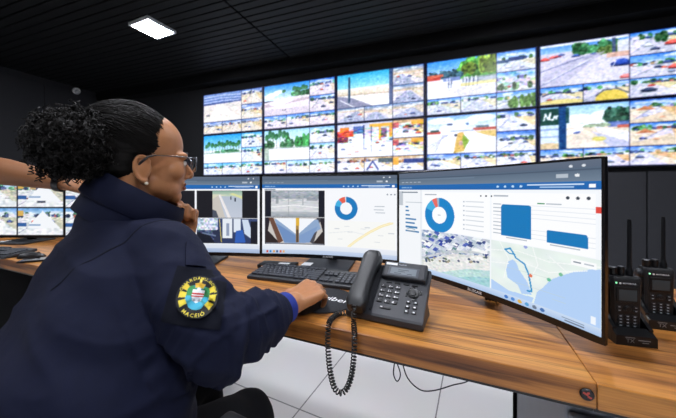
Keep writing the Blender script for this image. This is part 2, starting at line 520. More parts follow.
def street(c, seed, sky=('#4a92e0', '#d6ecff'), ground='#e9e4ea', road='#d3d0de', hz=0.38, green='#4f8a55', lean=0.0, car=True, clutter=True, warm='#e9cfa0'):
    rg = random.Random(seed)
    c.grad(0, hz, sky[0], sky[1]); c.grad(hz, 1, ground, np.clip(c.c(ground) * 1.06, 0, 1))
    for _ in range(3): c.ell(rg.random(), hz * rg.uniform(.2, .8), rg.uniform(.1, .25), .06, '#ffffff', .6)
    if clutter:
        trees(c, hz + .03, .22, 0, 1, green, seed, 7); trees(c, hz + .03, .14, 0, 1, '#34466e', seed + 3, 5)
        for _ in range(4):
            x = rg.random(); c.rect(x, hz - rg.uniform(.05, .14), x + rg.uniform(.06, .16), hz + .03, rg.choice(['#d9d4d8', '#a9605a', '#e8e6ee', '#6b78a8', '#4a5a90', '#c9a878']))
    vx = 0.5 + lean
    c.poly([(vx - .05, hz), (vx + .06, hz), (1.0 + lean, 1), (-.05 + lean * .2, 1)], road)
    c.poly([(vx + .08, hz), (1, hz + .05), (1, .8), (.9, .75)], warm, .5)
    c.line([(vx, hz + .02), (.45 + lean * .5, 1)], .012, '#f8f8ff', .8)
    c.line([(vx - .03, hz + .02), (.0, .95)], .014, '#7b80a8', .6)
    if car:
        for _ in range(rg.randint(1, 3)):
            cars(c, [(rg.uniform(.15, .9), rg.uniform(hz + .12, .85), rg.uniform(.05, .1), rg.choice(['#3a4a7c', '#f4f4f8', '#7c86a5', '#b24538', '#2a3350']))])
    c.speck(0, 0, 1, 1, 0.07, 18, seed, .8); c.speck(0, hz * .7, 1, min(1, hz + .3), 0.10, 26, seed + 5, .7)

def wall_feed(cv, kind, s):
    """the picture of one video wall display: one large view and five small ones, in rows of three"""
    X = (0.012, 0.338, 0.662, 0.992); Y = (0.012, 0.355, 0.70, 0.985)
    cells = [(X[0], Y[0], X[2], Y[2]), (X[2], Y[0], X[3], Y[1]), (X[2], Y[1], X[3], Y[2]),
             (X[0], Y[2], X[1], Y[3]), (X[1], Y[2], X[2], Y[3]), (X[2], Y[2], X[3], Y[3])]
    g = 0.003
    P = dict(
        sand=dict(sky=('#5a7fc4', '#c9d3ea'), ground='#e3d3bd', road='#e9ddd0', green='#8b8f95', warm='#d8b878'),
        palms=dict(sky=('#4fb4ee', '#d2f0ff'), ground='#eef0f6', road='#dfe2f0', green='#4b8a6a'),
        pink=dict(sky=('#3f7fe0', '#cfe4ff'), ground='#ecdde0', road='#e2d6e0', green='#4c7d6e'),
        grove=dict(sky=('#8fc6ee', '#e8f6ff'), ground='#f4f0f2', road='#e8e4ec', green='#3f7d4a'),
        dunes=dict(sky=('#6b93c8', '#e9c9a4'), ground='#d9d2d8', road='#aeb4cc', green='#7f8790', clutter=False),
        market=dict(sky=('#c9a06a', '#dfe0ee'), ground='#efecf6', road='#f6f4fa', green='#b07a50', warm='#e9b860'),
        park=dict(sky=('#4f90e6', '#dcecff'), ground='#d2d8d8', road='#cdd0de', green='#4f7d4c'),
        isle=dict(sky=('#3f74d8', '#dbe9ff'), ground='#eeeaf2', road='#e4e4f2', green='#56794f', warm='#e6bf62'),
        avenue=dict(sky=('#3c82e4', '#b7d6ff'), ground='#d8d4e2', road='#cfcfdf', green='#3f7a4a', warm='#e6cf6a'),
        sign=dict(sky=('#3a78dc', '#cfe6ff'), ground='#ead9c4', road='#dcd8e6', green='#487a4c', warm='#e39a52'))[kind]
    for i, (x0, y0, x1, y1) in enumerate(cells):
        cv.view(x0 + g, y0 + g, x1 - g, y1 - g)
        if i: street(cv, s * 10 + i, hz=0.28 + 0.05 * ((s + i * 3) % 4), lean=((i * 7 + s) % 5 - 2) * 0.12, **P)
        c = cv
        if i == 0 and kind == 'sand':
            c.grad(0, .35, '#7f9bd0', '#5f76b8'); c.grad(.35, 1, '#e4dbd6', '#efe4d8')
            for k in range(3): c.line([(0, .1 + .1 * k), (.5, .07 + .1 * k), (1, .12 + .09 * k)], .02, '#c9d5ec', .8)
            c.line([(0, .36), (1, .33)], .025, '#4d5f98'); c.poly([(.35, .4), (.55, .4), (1, 1), (.1, 1)], '#f6eee6', .8)
            cars(c, [(.12, .75, .05, '#6b6470')]); c.speck(0, .36, 1, 1, .03, 18, 3)
        elif i == 0 and kind == 'palms':
            c.grad(0, .55, '#2fa4ea', '#bfeaff'); c.grad(.55, 1, '#f3f6fb', '#ffffff')
            palms(c, .62, .3, [.08, .14, .24, .33, .42, .5, .57, .64, .72, .8, .88, .94]); trees(c, .64, .12, .3, 1, '#4d8a62', 5, 12)
            c.rect(0, .62, 1, .67, '#8fae9a', .6); c.line([(.52, 0), (.52, .6)], .006, '#5a88a8'); c.speck(0, .6, 1, 1, .04, 16, 4)
        elif i == 0 and kind == 'pink':
            c.grad(0, .5, '#2f8fe2', '#e6f6ff'); c.poly([(0, .55), (1, .38), (1, 1), (0, 1)], '#efe3ea')
            for x, y in ((.2, .3), (.35, .24), (.1, .36)): c.ell(x, y, .14, .06, '#ffffff', .9)
            palms(c, .4, .22, [.45, .68, .74, .8, .87, .93], '#3c7050'); trees(c, .42, .16, .66, 1, '#4a7a55', 8, 8)
            c.poly([(0, .6), (1, .5), (1, .58), (0, .72)], '#c9b6c0'); c.poly([(0, .78), (1, .8), (1, 1), (0, 1)], '#d9ccd8'); c.poly([(.1, .62), (.5, .5), (.7, .55), (.3, .7)], '#fff8f8')
            cars(c, [(.45, .83, .05, '#9a8f9c'), (.75, .68, .04, '#c9c3d0')])
        elif i == 0 and kind == 'grove':
            c.grad(0, .5, '#a9dcf4', '#effaff'); c.grad(.5, 1, '#f7f3f4', '#ffffff')
            palms(c, .55, .42, [.06, .13, .2, .28, .36, .45, .52], '#2f6a48'); trees(c, .58, .4, .5, 1, '#3c8448', 12, 14); trees(c, .58, .25, 0, .6, '#41704c', 13, 10)
            c.rect(0, .56, 1, .62, '#a8b4b0', .6); c.rect(0, .62, .1, 1, '#6a8c70', .5); c.speck(0, .6, 1, 1, .04, 14, 9)
        elif i == 0 and kind == 'dunes':
            c.grad(0, .42, '#35b0dc', '#9fe2f2'); c.grad(.42, .62, '#f3efe6', '#e6d6be'); c.grad(.62, 1, '#f2eae6', '#fbf6f4')
            c.poly([(0, .62), (.28, .72), (.65, 1), (0, 1)], '#8f90a8'); c.line([(.05, .75), (.32, 1)], .012, '#ffffff'); c.line([(0, .6), (1, .66)], .02, '#cbb9a2')
            c.rect(.2, .08, .245, .85, '#37506a'); c.rect(.94, 0, 1, 1, '#3a4c78', .9)
        elif i == 0 and kind == 'market':
            c.grad(0, .4, '#cdd2e6', '#e6dfe6'); c.grad(.4, 1, '#f4f1f8', '#ffffff')
            c.rect(.6, .04, 1, .13, '#f2b040'); c.rect(.76, .13, .8, .5, '#f0b84a'); c.rect(.94, .1, 1, .45, '#ee9a3c'); c.rect(.8, .18, .9, .45, '#7a5a78')
            c.rect(0, .2, .3, .38, '#d9543a'); c.rect(.05, .1, .22, .22, '#ef8a30'); c.rect(.0, .38, .2, .55, '#8a4450'); c.rect(.3, .08, .5, .3, '#5570b0')
            c.rect(.485, .05, .51, .75, '#3c4a78'); c.rect(.62, .1, .64, .9, '#5a668f')
            c.speck(0, .15, 1, .6, .22, 20, 41, .35); c.rect(.36, .3, .46, .42, '#f4f0f6'); c.rect(.52, .36, .6, .5, '#e8e4f0')
            rg = random.Random(4)
            for k in range(16): cars(c, [(rg.uniform(.02, .98), rg.uniform(.42, .95), rg.uniform(.02, .05), rg.choice(['#45528c', '#2c3560', '#b5543c', '#e9a02c', '#6d79a8']))])
            c.poly([(.35, .45), (.6, .45), (.8, 1), (.15, 1)], '#fdfbff', .6)
        elif i == 0 and kind == 'park':
            c.grad(0, .45, '#3f96ea', '#bfe0ff'); c.grad(.45, 1, '#f2eff6', '#ffffff')
            trees(c, .5, .5, .5, .98, '#4d8a3e', 31, 22); trees(c, .42, .5, .55, 1.0, '#7f9a3e', 33, 10); trees(c, .48, .2, 0, .5, '#3c5a68', 32, 8)
            c.rect(0, .4, .2, .5, '#c94f44'); c.rect(0, .36, .24, .42, '#d9705a'); c.rect(.24, .46, .5, .56, '#7f92c4'); c.rect(.52, .5, 1, .64, '#93a0b0', .7)
            for x in (.56, .6, .66, .72, .3, .34): c.line([(x, .5), (x + .01, .72)], .014, '#e8ecf8'); c.line([(x + .03, .55), (x + .02, .74)], .01, '#5a6488')
            c.poly([(.3, .8), (1, .7), (1, 1), (.5, 1)], '#dcd6e0', .7); c.poly([(.5, .66), (1, .64), (1, .72), (.5, .74)], '#e2d58a', .8)
        elif i == 0 and kind == 'isle':
            c.grad(0, .42, '#8fbdf2', '#ffffff'); c.grad(.42, 1, '#f3f1f8', '#ffffff')
            for x, y in ((.2, .12), (.55, .2), (.8, .1), (.4, .3)): c.ell(x, y, .2, .09, '#ffffff', .8)
            c.rect(.3, .2, .38, .25, '#3f4f78'); c.ell(.6, .24, .025, .03, '#5a7fb8')
            c.rect(0, .4, .2, .47, '#c25448'); c.rect(.05, .36, .18, .41, '#3f5a58'); c.rect(.68, .35, 1, .43, '#b85a50'); c.rect(.72, .3, .9, .36, '#6a7f8a'); c.rect(.35, .4, .7, .43, '#9fb0d0')
            c.poly([(.7, .45), (1, .43), (1, .62), (.85, .55)], '#e3c47c'); c.poly([(.46, .46), (.54, .45), (.6, .7), (.55, .95), (.4, 1), (.42, .75)], '#dcb565'); c.poly([(.54, .5), (.63, .68), (.56, .88), (.52, .7)], '#8fb04a'); c.rect(.48, .68, .53, .8, '#c9a09a')
            c.ell(.43, .52, .02, .035, '#28304a')
            for k in range(4): c.line([(.33 - k * .03, .5), (.0 + k * .04, .8 + k * .05)], .012, '#b9bcdc', .8)
        elif i == 0 and kind == 'avenue':
            c.grad(0, .2, '#3f86e6', '#9cc6f8'); c.grad(.2, 1, '#d4d0e2', '#e2deea')
            c.rect(0, .0, 1, .05, '#e8ecf4'); trees(c, .3, .28, .42, .92, '#3a6e48', 41, 20); trees(c, .36, .18, .7, 1, '#6b8a4c', 42, 9)
            c.rect(.82, .02, .86, .4, '#4a5a7c'); c.rect(.88, .1, 1, .35, '#d9dce6'); c.rect(.76, .36, 1, .46, '#d9b0a0')
            for x, y, w, q in ((.05, .34, .06, '#d8403c'), (.15, .3, .05, '#e0504a'), (.21, .29, .04, '#b23a44'), (.25, .27, .04, '#3a4a80'), (.42, .33, .05, '#334a8c'), (.55, .4, .06, '#5a6484'), (.62, .34, .04, '#37457a')): cars(c, [(x, y, w, q)])
            c.poly([(.3, .42), (.75, .3), (.25, 1), (-.2, 1)], '#bdbbd4', .7); c.line([(.0, .62), (.5, .38)], .012, '#8087b0'); c.line([(0, .95), (.55, .5)], .014, '#9a9fc4'); c.line([(.05, .9), (.6, .42)], .008, '#ffffff')
            cars(c, [(.92, .62, .12, '#223a86'), (.97, .93, .07, '#d86a68')])
            c.line([(.8, .8), (.86, .55)], .008, '#f2f0f8')
        elif i == 0 and kind == 'sign':
            c.grad(0, .55, '#9fd0f6', '#ffffff'); c.grad(.5, 1, '#ecdcc6', '#f2e6da')
            for x, y in ((.45, .3), (.62, .36), (.75, .25)): c.ell(x, y, .16, .1, '#ffffff', .9)
            trees(c, .42, .3, .74, 1, '#3f6a58', 51, 9); c.rect(.78, .42, 1, .55, '#4a62b0', .8); c.rect(.88, .5, 1, .58, '#c86a5a')
            c.poly([(.62, .5), (1, .68), (1, .95), (.66, .62)], '#f2f0fa'); c.poly([(.6, .62), (1, .9), (1, 1), (.8, 1)], '#c4c6de')
            c.ell(.42, .62, .05, .035, '#3f5aa8'); c.poly([(.3, .58), (.48, .5), (.5, .58), (.3, .68)], '#f6f4fa'); c.ell(.68, .8, .08, .05, '#d9cf5a', .8); trees(c, .52, .1, .55, .75, '#7f8f78', 52, 6)
            c.grad(.42, 1, '#cfe4f4', '#e8eef8', 0, .27); c.rect(0, .5, .26, .54, '#8fa8d8'); c.rect(0, .68, .26, .72, '#9fb6e0'); c.ell(.1, .95, .2, .1, '#e0c8a0')
            c.rect(0, .02, .3, .42, '#17463f'); c.rect(.22, 0, .31, 1, '#15477c'); c.rect(.3, .02, .34, .4, '#1c4c52')
            c.line([(.04, .3), (.06, .14), (.09, .28), (.12, .12), (.11, .28), (.15, .3), (.17, .2), (.19, .28), (.2, .2)], .016, '#f2fbff')
        elif i == 5 and kind == 'park': trees(c, .95, .7, .35, 1, '#5a7a44', 61, 14)
        elif i == 2 and kind == 'park': c.speck(0, 0, 1, 1, .16, 12, 71, .5); trees(c, .9, .35, 0, 1, '#6f8a66', 72, 8)
        elif i == 1 and kind == 'park': c.rect(.3, .3, .7, .5, '#1f3f78'); c.rect(.0, .42, .3, .55, '#31507f')
        elif i == 4 and kind == 'avenue': c.ell(.62, 1.0, .36, .55, '#e3c95a'); c.line([(.28, .75), (.45, .45), (.75, .42), (.98, .7)], .03, '#4a5568')
        elif i == 3 and kind == 'avenue': c.line([(.05, .5), (.2, .38), (.5, .36), (.8, .45)], .035, '#39425c'); c.ell(.5, 1.0, .6, .25, '#e6d58a')
        elif i == 1 and kind == 'avenue': trees(c, .5, .45, .45, .7, '#3c6a44', 81, 5); cars(c, [(.85, .62, .16, '#cc3f38')])
        elif i == 2 and kind == 'avenue': cars(c, [(.9, .66, .15, '#d9483e'), (.75, .42, .1, '#2c3d70')])
        elif i == 5 and kind == 'avenue': cars(c, [(.38, .68, .17, '#1f2a44'), (.9, .6, .1, '#e9ecf6')])
        elif i in (1, 2) and kind == 'sign': c.poly([(.1, .45), (.3, .25), (.55, .45)], '#c9805a'); c.poly([(0, .9), (.8, .5), (1, .9), (1, 1), (0, 1)], '#e6cda4', .7)
        elif i in (1, 2) and kind == 'market': c.rect(.6, .05, 1, .28, '#f0b048'); c.rect(0, .1, .2, .4, '#c8655f'); c.speck(0, .2, 1, .8, .2, 14, 60 + i, .4)
        elif i == 5 and kind == 'market': c.rect(0, .1, .2, .6, '#f0b04a'); c.rect(.35, .2, 1, .5, '#3f4f8a')
        elif i == 4 and kind == 'market': c.line([(.1, .9), (.3, .3), (.5, .9)], .05, '#3a4a90'); c.rect(.5, .1, 1, .4, '#5a6a70')
    cv.view()
    for k in range(4): cv.rect(.02 + .022 * k, .972, .032 + .022 * k, .99, '#ffffff', 0.85 if s % 2 else 0)

# ------------------------------------------------------------------ the video wall
wscreen = screen_mat('video_wall_screen', WALLSCREEN)
PW, PH = 1.192, 0.680
kinds = [['sand', 'pink', 'dunes', 'park', 'avenue'], ['palms', 'grove', 'market', 'isle', 'sign']]
what = [['upper-row video wall display with a pale sandy beach view', 'upper-row video wall display with palms over a pinkish road',
         'upper-row video wall display with turquoise sky and a dark post', 'upper-row video wall display with a large green tree and red roof',
         'upper-row video wall display with a wide avenue and dark blue car'],
        ['lower-row video wall display with a row of palms under cyan sky', 'lower-row video wall display with a dark grove over white ground',
         'lower-row video wall display with orange and yellow street market', 'lower-row video wall display with a yellow and green traffic island',
         'lower-row video wall display with a dark green sign with white script']]
for row in range(2):
    for c_ in range(5):
        p = RM(-3.768 + PW * (c_ + 0.5), 3.72, 1.335 + PH * (1.5 - row))
        t = thing('video_wall_display', what[row][c_] + ' on the back wall', 'screen', p, RZ, 'video wall displays')
        bm = bmesh.new(); box(bm, (0, 0.035, 0), (PW - 0.002, 0.07, PH - 0.002), 0.004)
        obj('housing', bm, satin_black, t)
        cv = Canvas(190, 108, '#11163a'); wall_feed(cv, kinds[row][c_], row * 5 + c_ + 1); cv.speck(0, 0, 1, 1, 0.045, 60, 90 + c_ + 7 * row, 0.8); cv.speck(0, 0, 1, 1, 0.075, 110, 30 + c_ + 7 * row, 0.85); cv.soften(2, 0.95, (0.95, 0.965, 1.0))
        b = 0.007
        me = grid_mesh('screen', cv, lambda u, v: ((u - .5) * (PW - 2 * b), np.full_like(u, -0.001), (v - .5) * (PH - 2 * b)))
        link('screen', me, wscreen, t)

# ------------------------------------------------------------------ the long desk: three worktops side by side
def worktop(s0, s1, label, badge=False):
    t = thing('worktop', label, 'desk', D((s0 + s1) / 2, 0, 0), DZ, 'desk worktops')
    w = s1 - s0 - 0.0012
    bm = bmesh.new(); box(bm, (0, 0.37, TOP - 0.024), (w, 0.74, 0.048), 0.0022)
    obj('top', bm, wood, t)
    bm = bmesh.new(); box(bm, (0, 0.040, TOP - 0.054), (w, 0.05, 0.0155), 0.001); box(bm, (0, 0.68, TOP - 0.065), (w, 0.05, 0.029), 0.001)
    obj('beam', bm, satin_black, t)
    return t
wt = worktop(-3.4, -1.0, 'wood worktop of the neighbouring workstation behind the seated woman')
bm = bmesh.new(); box(bm, (0, 0.15, 0.36), (2.36, 0.018, 0.64), 0.002); obj('added_dark_panel', bm, mat('matte_black', '#08080a', 0.95, spec=0.1), wt)  # black sheet added to keep the space under this desk dark
for s in (-1.17, 1.17):
    bm = bmesh.new(); box(bm, (s, 0.38, 0.342), (0.04, 0.6, 0.684), 0.003); obj('leg', bm, satin_black, wt)
wm = worktop(-1.0, 0.62, 'walnut wood worktop carrying the desk phone and keyboard')
bm = bmesh.new(); box(bm, (-0.78, 0.40, 0.342), (0.03, 0.5, 0.684), 0.003); obj('leg', bm, satin_black, wm)
bd = obj('badge', (lambda b: (lathe(b, [(0.0, 0), (0.0108, 0), (0.0108, 0.004), (0.0092, 0.0055), (0.0, 0.005)], xf((0.795, 0.0012, 0.7275), rx=R(90))), b)[1])(bmesh.new()), satin_black, wm, True)
bd['label'] = 'round black badge with a red and white mark on the front edge'
bm = bmesh.new()
for k, (x, z, a) in enumerate(((-0.003, 0.002, 0.5), (0.003, -0.003, 0.4), (0.001, 0.004, -0.3))):
    box(bm, (0, 0, 0), (0.008 - 0.002 * k, 0.0008, 0.003), 0, xf((0.795 + x, -0.0046, 0.7275 + z), ry=a))
obj('badge_mark', bm, mat('badge_red', '#b0473c', 0.5), bd)
wr = worktop(0.62, 2.3, 'wood worktop carrying the handheld radios')
bm = bmesh.new(); box(bm, (0.8, 0.38, 0.342), (0.04, 0.6, 0.684), 0.003); obj('leg', bm, satin_black, wr)
pd = thing('pedestal', 'grey metal pedestal standing under the desk seam', 'pedestal', D(0.845, 0.06, 0), DZ)
bm = bmesh.new(); box(bm, (0, 0.30, 0.345), (0.50, 0.56, 0.65), 0.003); obj('body', bm, mat('pedestal_grey', '#969ca6', 0.5, var=.05), pd)
bm = bmesh.new(); box(bm, (0, 0.594, 0.342), (0.52, 0.026, 0.684), 0.002); obj('back_panel', bm, mat('matte_black', '#08080a', 0.95, spec=0.1), pd)
for k in range(3):
    bm = bmesh.new(); box(bm, (0.0, 0.012, 0.13 + 0.205 * k), (0.49, 0.016, 0.198), 0.003); q = obj('drawer', bm, mat('pedestal_grey', '#969ca6', 0.5, var=.05), pd)
    bm = bmesh.new(); box(bm, (0.0, 0.0, 0.13 + 0.205 * k + 0.07), (0.12, 0.016, 0.012), 0.003); obj('handle', bm, dark_grey, q)
# thin cable hanging below the desk
def smooth_path(pts, n=8):
    pts = [V(p) for p in pts]; out = []
    for i in range(len(pts) - 1):
        p0 = pts[max(i - 1, 0)]; p1 = pts[i]; p2 = pts[i + 1]; p3 = pts[min(i + 2, len(pts) - 1)]
        for k in range(n):
            t = k / n
            out.append(0.5 * ((2 * p1) + (p2 - p0) * t + (2 * p0 - 5 * p1 + 4 * p2 - p3) * t * t + (3 * p1 - p0 - 3 * p2 + p3) * t ** 3))
    out.append(pts[-1]); return out
bm = bmesh.new()
tube(bm, smooth_path([(.150, .80, .70), (.150, .77, .66), (.166, .76, .612), (.158, .76, .590), (.148, .76, .612), (.156, .76, .66), (.17, .77, .645), (.185, .76, .600), (.215, .75, .575), (.25, .75, .572), (.30, .75, .586), (.36, .76, .60), (.44, .80, .66), (.46, .82, .70)]), 0.0017, 6)
tag(obj('cable', bm, mat('cable_black', '#2a2c33', 0.5), None, True), 'thin dark cable looping down below the wooden desk', 'cable')

# ------------------------------------------------------------------ monitors
mscreen = screen_mat('monitor_screen', SCREEN)
frame_black = mat('monitor_frame', '#0b0c0f', 0.3, var=0.1)
MW, MH, SAG = 0.638, 0.387, 0.032
def arc(x): return SAG * (1 - (x / (MW / 2)) ** 2)
def monitor(label, loc, rz, cv, z0=0.033, base='plate', group='curved desk monitors', width=MW, sag=True, mark='BLUECASE'):
    ya = arc if sag else (lambda x: 0 * x)
    t = thing('monitor', label, 'monitor', loc, rz, group)
    bm = bmesh.new(); rings = []
    n = 29
    for i in range(n):
        x = -width / 2 + width * i / (n - 1); e = abs(x) / (width / 2); y = ya(x)
        d = 0.014 + 0.026 * max(0, 1 - e ** 3)
        za, zb = z0, z0 + MH
        if i in (0, n - 1): za += .002; zb -= .002
        rings.append([V((x, y, za + .001)), V((x, y + .001, za)), V((x, y + .012, za)), V((x, y + d, za + .05)), V((x, y + d, zb - .05)), V((x, y + .012, zb)), V((x, y + .001, zb)), V((x, y, zb - .001))])
    loft(bm, rings); obj('housing', bm, frame_black, t, True, angle=25)
    x0, zb0, zb1 = width / 2 - .006, z0 + .017, z0 + MH - .006
    me = grid_mesh('screen', cv, lambda u, v: ((u - .5) * 2 * x0, ya((u - .5) * 2 * x0) - .0008, zb0 + v * (zb1 - zb0)))
    link('screen', me, mscreen, t)
    if mark:
        bm = bmesh.new(); text(bm, mark, 0.0105, xf((0, ya(0) - .0009, z0 + .005), rx=R(90)), True, 0.012)
        obj('maker_mark', bm, white_print, t)
    bm = bmesh.new()
    bx = 0.09
    box(bm, (0, ya(0) + bx, z0 + 0.10), (0.05, 0.022, 0.30), 0.006); box(bm, (0, ya(0) + .06, z0 + 0.19), (0.09, 0.06, 0.09), 0.006)
    box(bm, (0, ya(0) + bx, (z0 - .02) / 2 + .001), (0.05 if base == 'plate' else 0.022, 0.022, z0 + .02), 0.004)
    obj('stand_post', bm, satin_black, t)
    if base == 'plate':
        bm = bmesh.new(); box(bm, (0, 0.04, 0.006), (0.225, 0.21, 0.012), 0.004); obj('stand_base', bm, dark_grey, t)
        bm = bmesh.new(); box(bm, (-0.088, 0.0, 0.0123), (0.045, 0.05, 0.0012), 0); obj('base_sticker', bm, white_print, t)
    else:
        bm = bmesh.new()
        box(bm, (0, 0.165, 0.005), (0.03, 0.12, 0.010), 0.004)
        for sg in (-1, 1): tube(bm, [(0, 0.16, 0.008), (sg * 0.16, 0.25, 0.008)], 0.0075, 8)
        obj('stand_base', bm, satin_black, t)
        bm = bmesh.new(); lathe(bm, [(.004, .0), (.0045, -.006), (.003, -.011)], xf((0.03, ya(0) + .012, z0 + .001)), 12); obj('menu_stick', bm, satin_black, t, True)
    return t

INK, BLUE, LBLUE, RED = '#3c4654', '#1383c8', '#41aee0', '#e8604c'
def header(c, g=0.125, b=0.175):
    c.grad(0, g * .35, '#5f6b7e', '#58667a'); c.grad(g * .35, g, '#56687c', '#6f8194'); c.rect(0, g * .42, 1, g * .46, '#47566a')
    c.rect(.01, g * .5, .5, g * .62, '#72869b', .5)
    for k in range(5): c.rect(.02 + .03 * k, g * .72, .04 + .03 * k, g * .8, '#a9b7c6')
    c.grad(g, b, '#1a69b4', '#1b62ac'); c.rect(.02, g + .018, .10, b - .018, '#cfe2f5', .6)
    for k in range(3): c.rect(.055 + .02 * k, g + .02, .063 + .02 * k, b - .02, '#1a66b0')
    for k in range(4): c.ell(.62 + .035 * k, (g + b) / 2, .006, .008, '#bfe0fb')
    c.rect(.75, (g + b) / 2 - .014, .95, (g + b) / 2 - .004, '#e8f3ff', .9); c.rect(.80, (g + b) / 2 + .004, .92, (g + b) / 2 + .012, '#cfe4fa', .8)
    c.rect(.965, g + .014, .985, b - .014, '#ffffff')
    c.ell(.91, g * .25, .006, .008, '#d8dee6'); c.ell(.95, g * .25, .006, .008, '#d8dee6'); c.rect(.86, g * .62, .90, g * .8, '#d7dee6', .7); c.ell(.93, g * .7, .008, .01, '#e8ecf0')
def texts(c, x, y, w, n, dy, col='#a8b0ba', seed=1):
    rg = random.Random(seed)
    for k in range(n): c.rect(x, y + dy * k, x + w * rg.uniform(.5, 1), y + dy * k + .008, col, .7)

# right-hand monitor: menu, ring chart, aerial view, bar chart, map
cr = Canvas(420, 246, '#f4f8fc'); c = cr
header(c)
c.rect(0, .175, .165, .95, '#f3f6fa'); c.rect(.162, .175, .166, .95, '#d5dce4'); c.rect(0, .19, .03, .34, '#8e99a6', .5); c.rect(.02, .195, .14, .205, '#7a8694'); c.rect(.05, .30, .17, .308, '#c4ccd4')
for k, w in enumerate((.04, .05, .06, .15, .13, .17, .19)): c.rect(.05, .345 + .042 * k, .05 + w * .52, .362 + .042 * k, '#3e7fb4')
c.rect(.06, .60, .12, .612, '#7f97ae'); c.line([(.06, .585), (.09, .575), (.12, .587)], .004, '#8aa2b8')
c.rect(.175, .20, .58, .565, '#fcfdff'); c.rect(.59, .20, .985, .565, '#fcfdff'); c.rect(.19, .215, .27, .225, '#b0b8c2'); c.rect(.60, .215, .67, .225, '#b0b8c2')
c.donut(.288, .415, .165, .08, [(0, 292, BLUE), (292, 330, LBLUE), (330, 350, '#e96a5e'), (350, 360, '#9ab6cc')])
c.rect(.278, .41, .298, .42, '#a8b4c0')
for k in range(7): c.rect(.435, .27 + .04 * k, .445, .282 + .04 * k, '#b9c3ce'); c.rect(.45, .272 + .04 * k, .55, .280 + .04 * k, '#d0d7de')
for k in range(3): c.rect(.53 + .028 * k, .218, .538 + .028 * k, .232, '#39424e')
for k in range(3): c.ell(.90 + .032 * k, .225, .006, .010, '#39424e')
for k in range(9): c.rect(.615, .285 + .028 * k, .985, .288 + .028 * k, '#dfe5eb')
for k in range(9): c.rect(.597, .28 + .028 * k, .635, .287 + .028 * k, '#b5bec8')
c.rect(.79, .262, .82, .272, '#39915e'); c.rect(.825, .264, .88, .27, '#b5bec8')
def rbar(x0, y0, x1, y1):
    c.rect(x0, y0 + .016, x1, y1, '#0f78ba'); c.rect(x0 + .009, y0, x1 - .009, y0 + .02, '#0f78ba'); c.ell(x0 + .01, y0 + .017, .01, .017, '#0f78ba'); c.ell(x1 - .01, y0 + .017, .01, .017, '#0f78ba')
rbar(.637, .285, .768, .52); rbar(.826, .438, .962, .52)
c.rect(.66, .53, .75, .536, '#b5bec8'); c.rect(.84, .53, .94, .536, '#b5bec8'); c.rect(.985, .27, 1, .31, '#e0483c')
# aerial photograph
c.view(.168, .575, .582, .955); c.grad(0, 1, '#c0cbdc', '#e0e6ea')
rg = random.Random(7)
for k in range(150):
    x = rg.random(); y = rg.uniform(-.05, .8 - .35 * x) ; a = .45; w, h = rg.uniform(.018, .05), rg.uniform(.02, .055)
    q = [(x + math.cos(a) * dx * w - math.sin(a) * dy * h, y + math.sin(a) * dx * w + math.cos(a) * dy * h) for dx, dy in ((-1, -1), (1, -1), (1, 1), (-1, 1))]
    c.poly(q, rg.choice(['#2f47a0', '#4a62b4', '#e9edf6', '#f7f8fb', '#f2f5fa', '#8fa2c4', '#3a4c86', '#b9c2d0', '#d9e0ea', '#5f8a8c']))
c.poly([(0, .86), (.5, .52), (1, .38), (1, 1), (0, 1)], '#e6e8e6'); c.line([(0, .84), (.5, .5), (1, .36)], .025, '#dfe0dc'); c.line([(0, .75), (.45, .43), (1, .26)], .03, '#c4cbd2')
for k in range(26):
    x = rg.uniform(.05, 1); c.ell(x, .76 - .42 * x + rg.uniform(0, .12), .02, .026, rg.choice(['#6f7f6a', '#8a8f80', '#a9a08c', '#4e5c78']))
c.poly([(.3, 1), (.7, .74), (1, .64), (1, 1)], '#bfe0de'); c.poly([(.55, 1), (.85, .84), (1, .8), (1, 1)], '#9fd0d6'); c.rect(.76, .24, .97, .31, '#ffffff', .8); c.rect(.76, .4, .95, .46, '#ffffff', .7); c.speck(0, 0, 1, 1, .05, 40, 3)
# map
c.view(.588, .57, 1, .955); c.rect(0, 0, 1, 1, '#e8f2ee'); c.speck(0, 0, 1, 1, .02, 10, 5)
c.poly([(1, .13), (.92, .17), (.80, .27), (.70, .38), (.61, .50), (.55, .66), (.49, .78), (.46, 1), (1, 1)], '#b2d0f6')
c.poly([(.20, .36), (.25, .30), (.29, .36), (.31, .46), (.40, .66), (.44, .86), (.34, .9), (.30, .76), (.19, .68), (.17, .5)], '#b2d0f6'); c.poly([(0, .80), (.2, .92), (.46, .9), (.44, 1), (0, 1)], '#b2d0f6')
for p in ([(0, .2), (.3, .12), (.6, .2), (1, .1)], [(.1, 0), (.2, .3), (.15, .7)], [(.45, 0), (.5, .3), (.42, .6)], [(.6, .1), (.75, .3)], [(0, .45), (.2, .4)], [(.3, .3), (.6, .38), (.9, .2)]): c.line(p, .007, '#f8fbfa')
c.line([(.16, .14), (.22, .1), (.25, .17), (.28, .26), (.37, .34), (.41, .5), (.43, .68), (.44, .8), (.40, .81)], .016, '#2b93cc'); c.line([(.16, .14), (.21, .2), (.27, .2)], .012, '#2b93cc')
c.ell(.43, .52, .018, .03, '#e47a5a'); c.ell(.60, .50, .018, .03, '#6abf9a'); c.ell(.70, .36, .018, .03, '#7abf9a'); c.ell(.38, .02, .018, .03, '#9aa8e0')
c.rect(.78, .06, .97, .16, '#fbfcfd'); c.rect(.80, .09, .86, .12, '#7a8694'); c.rect(.88, .09, .95, .12, '#b5bec8')
for k in range(10): c.rect(rg.uniform(.05, .7), .08 + .08 * k, rg.uniform(.1, .75), .09 + .08 * k, '#c5d2cf', .5)
c.view(); c.rect(.97, .9, .985, .945, '#ffffff', .8); c.grad(.955, 1, '#c9dbf2', '#a9c3e6')
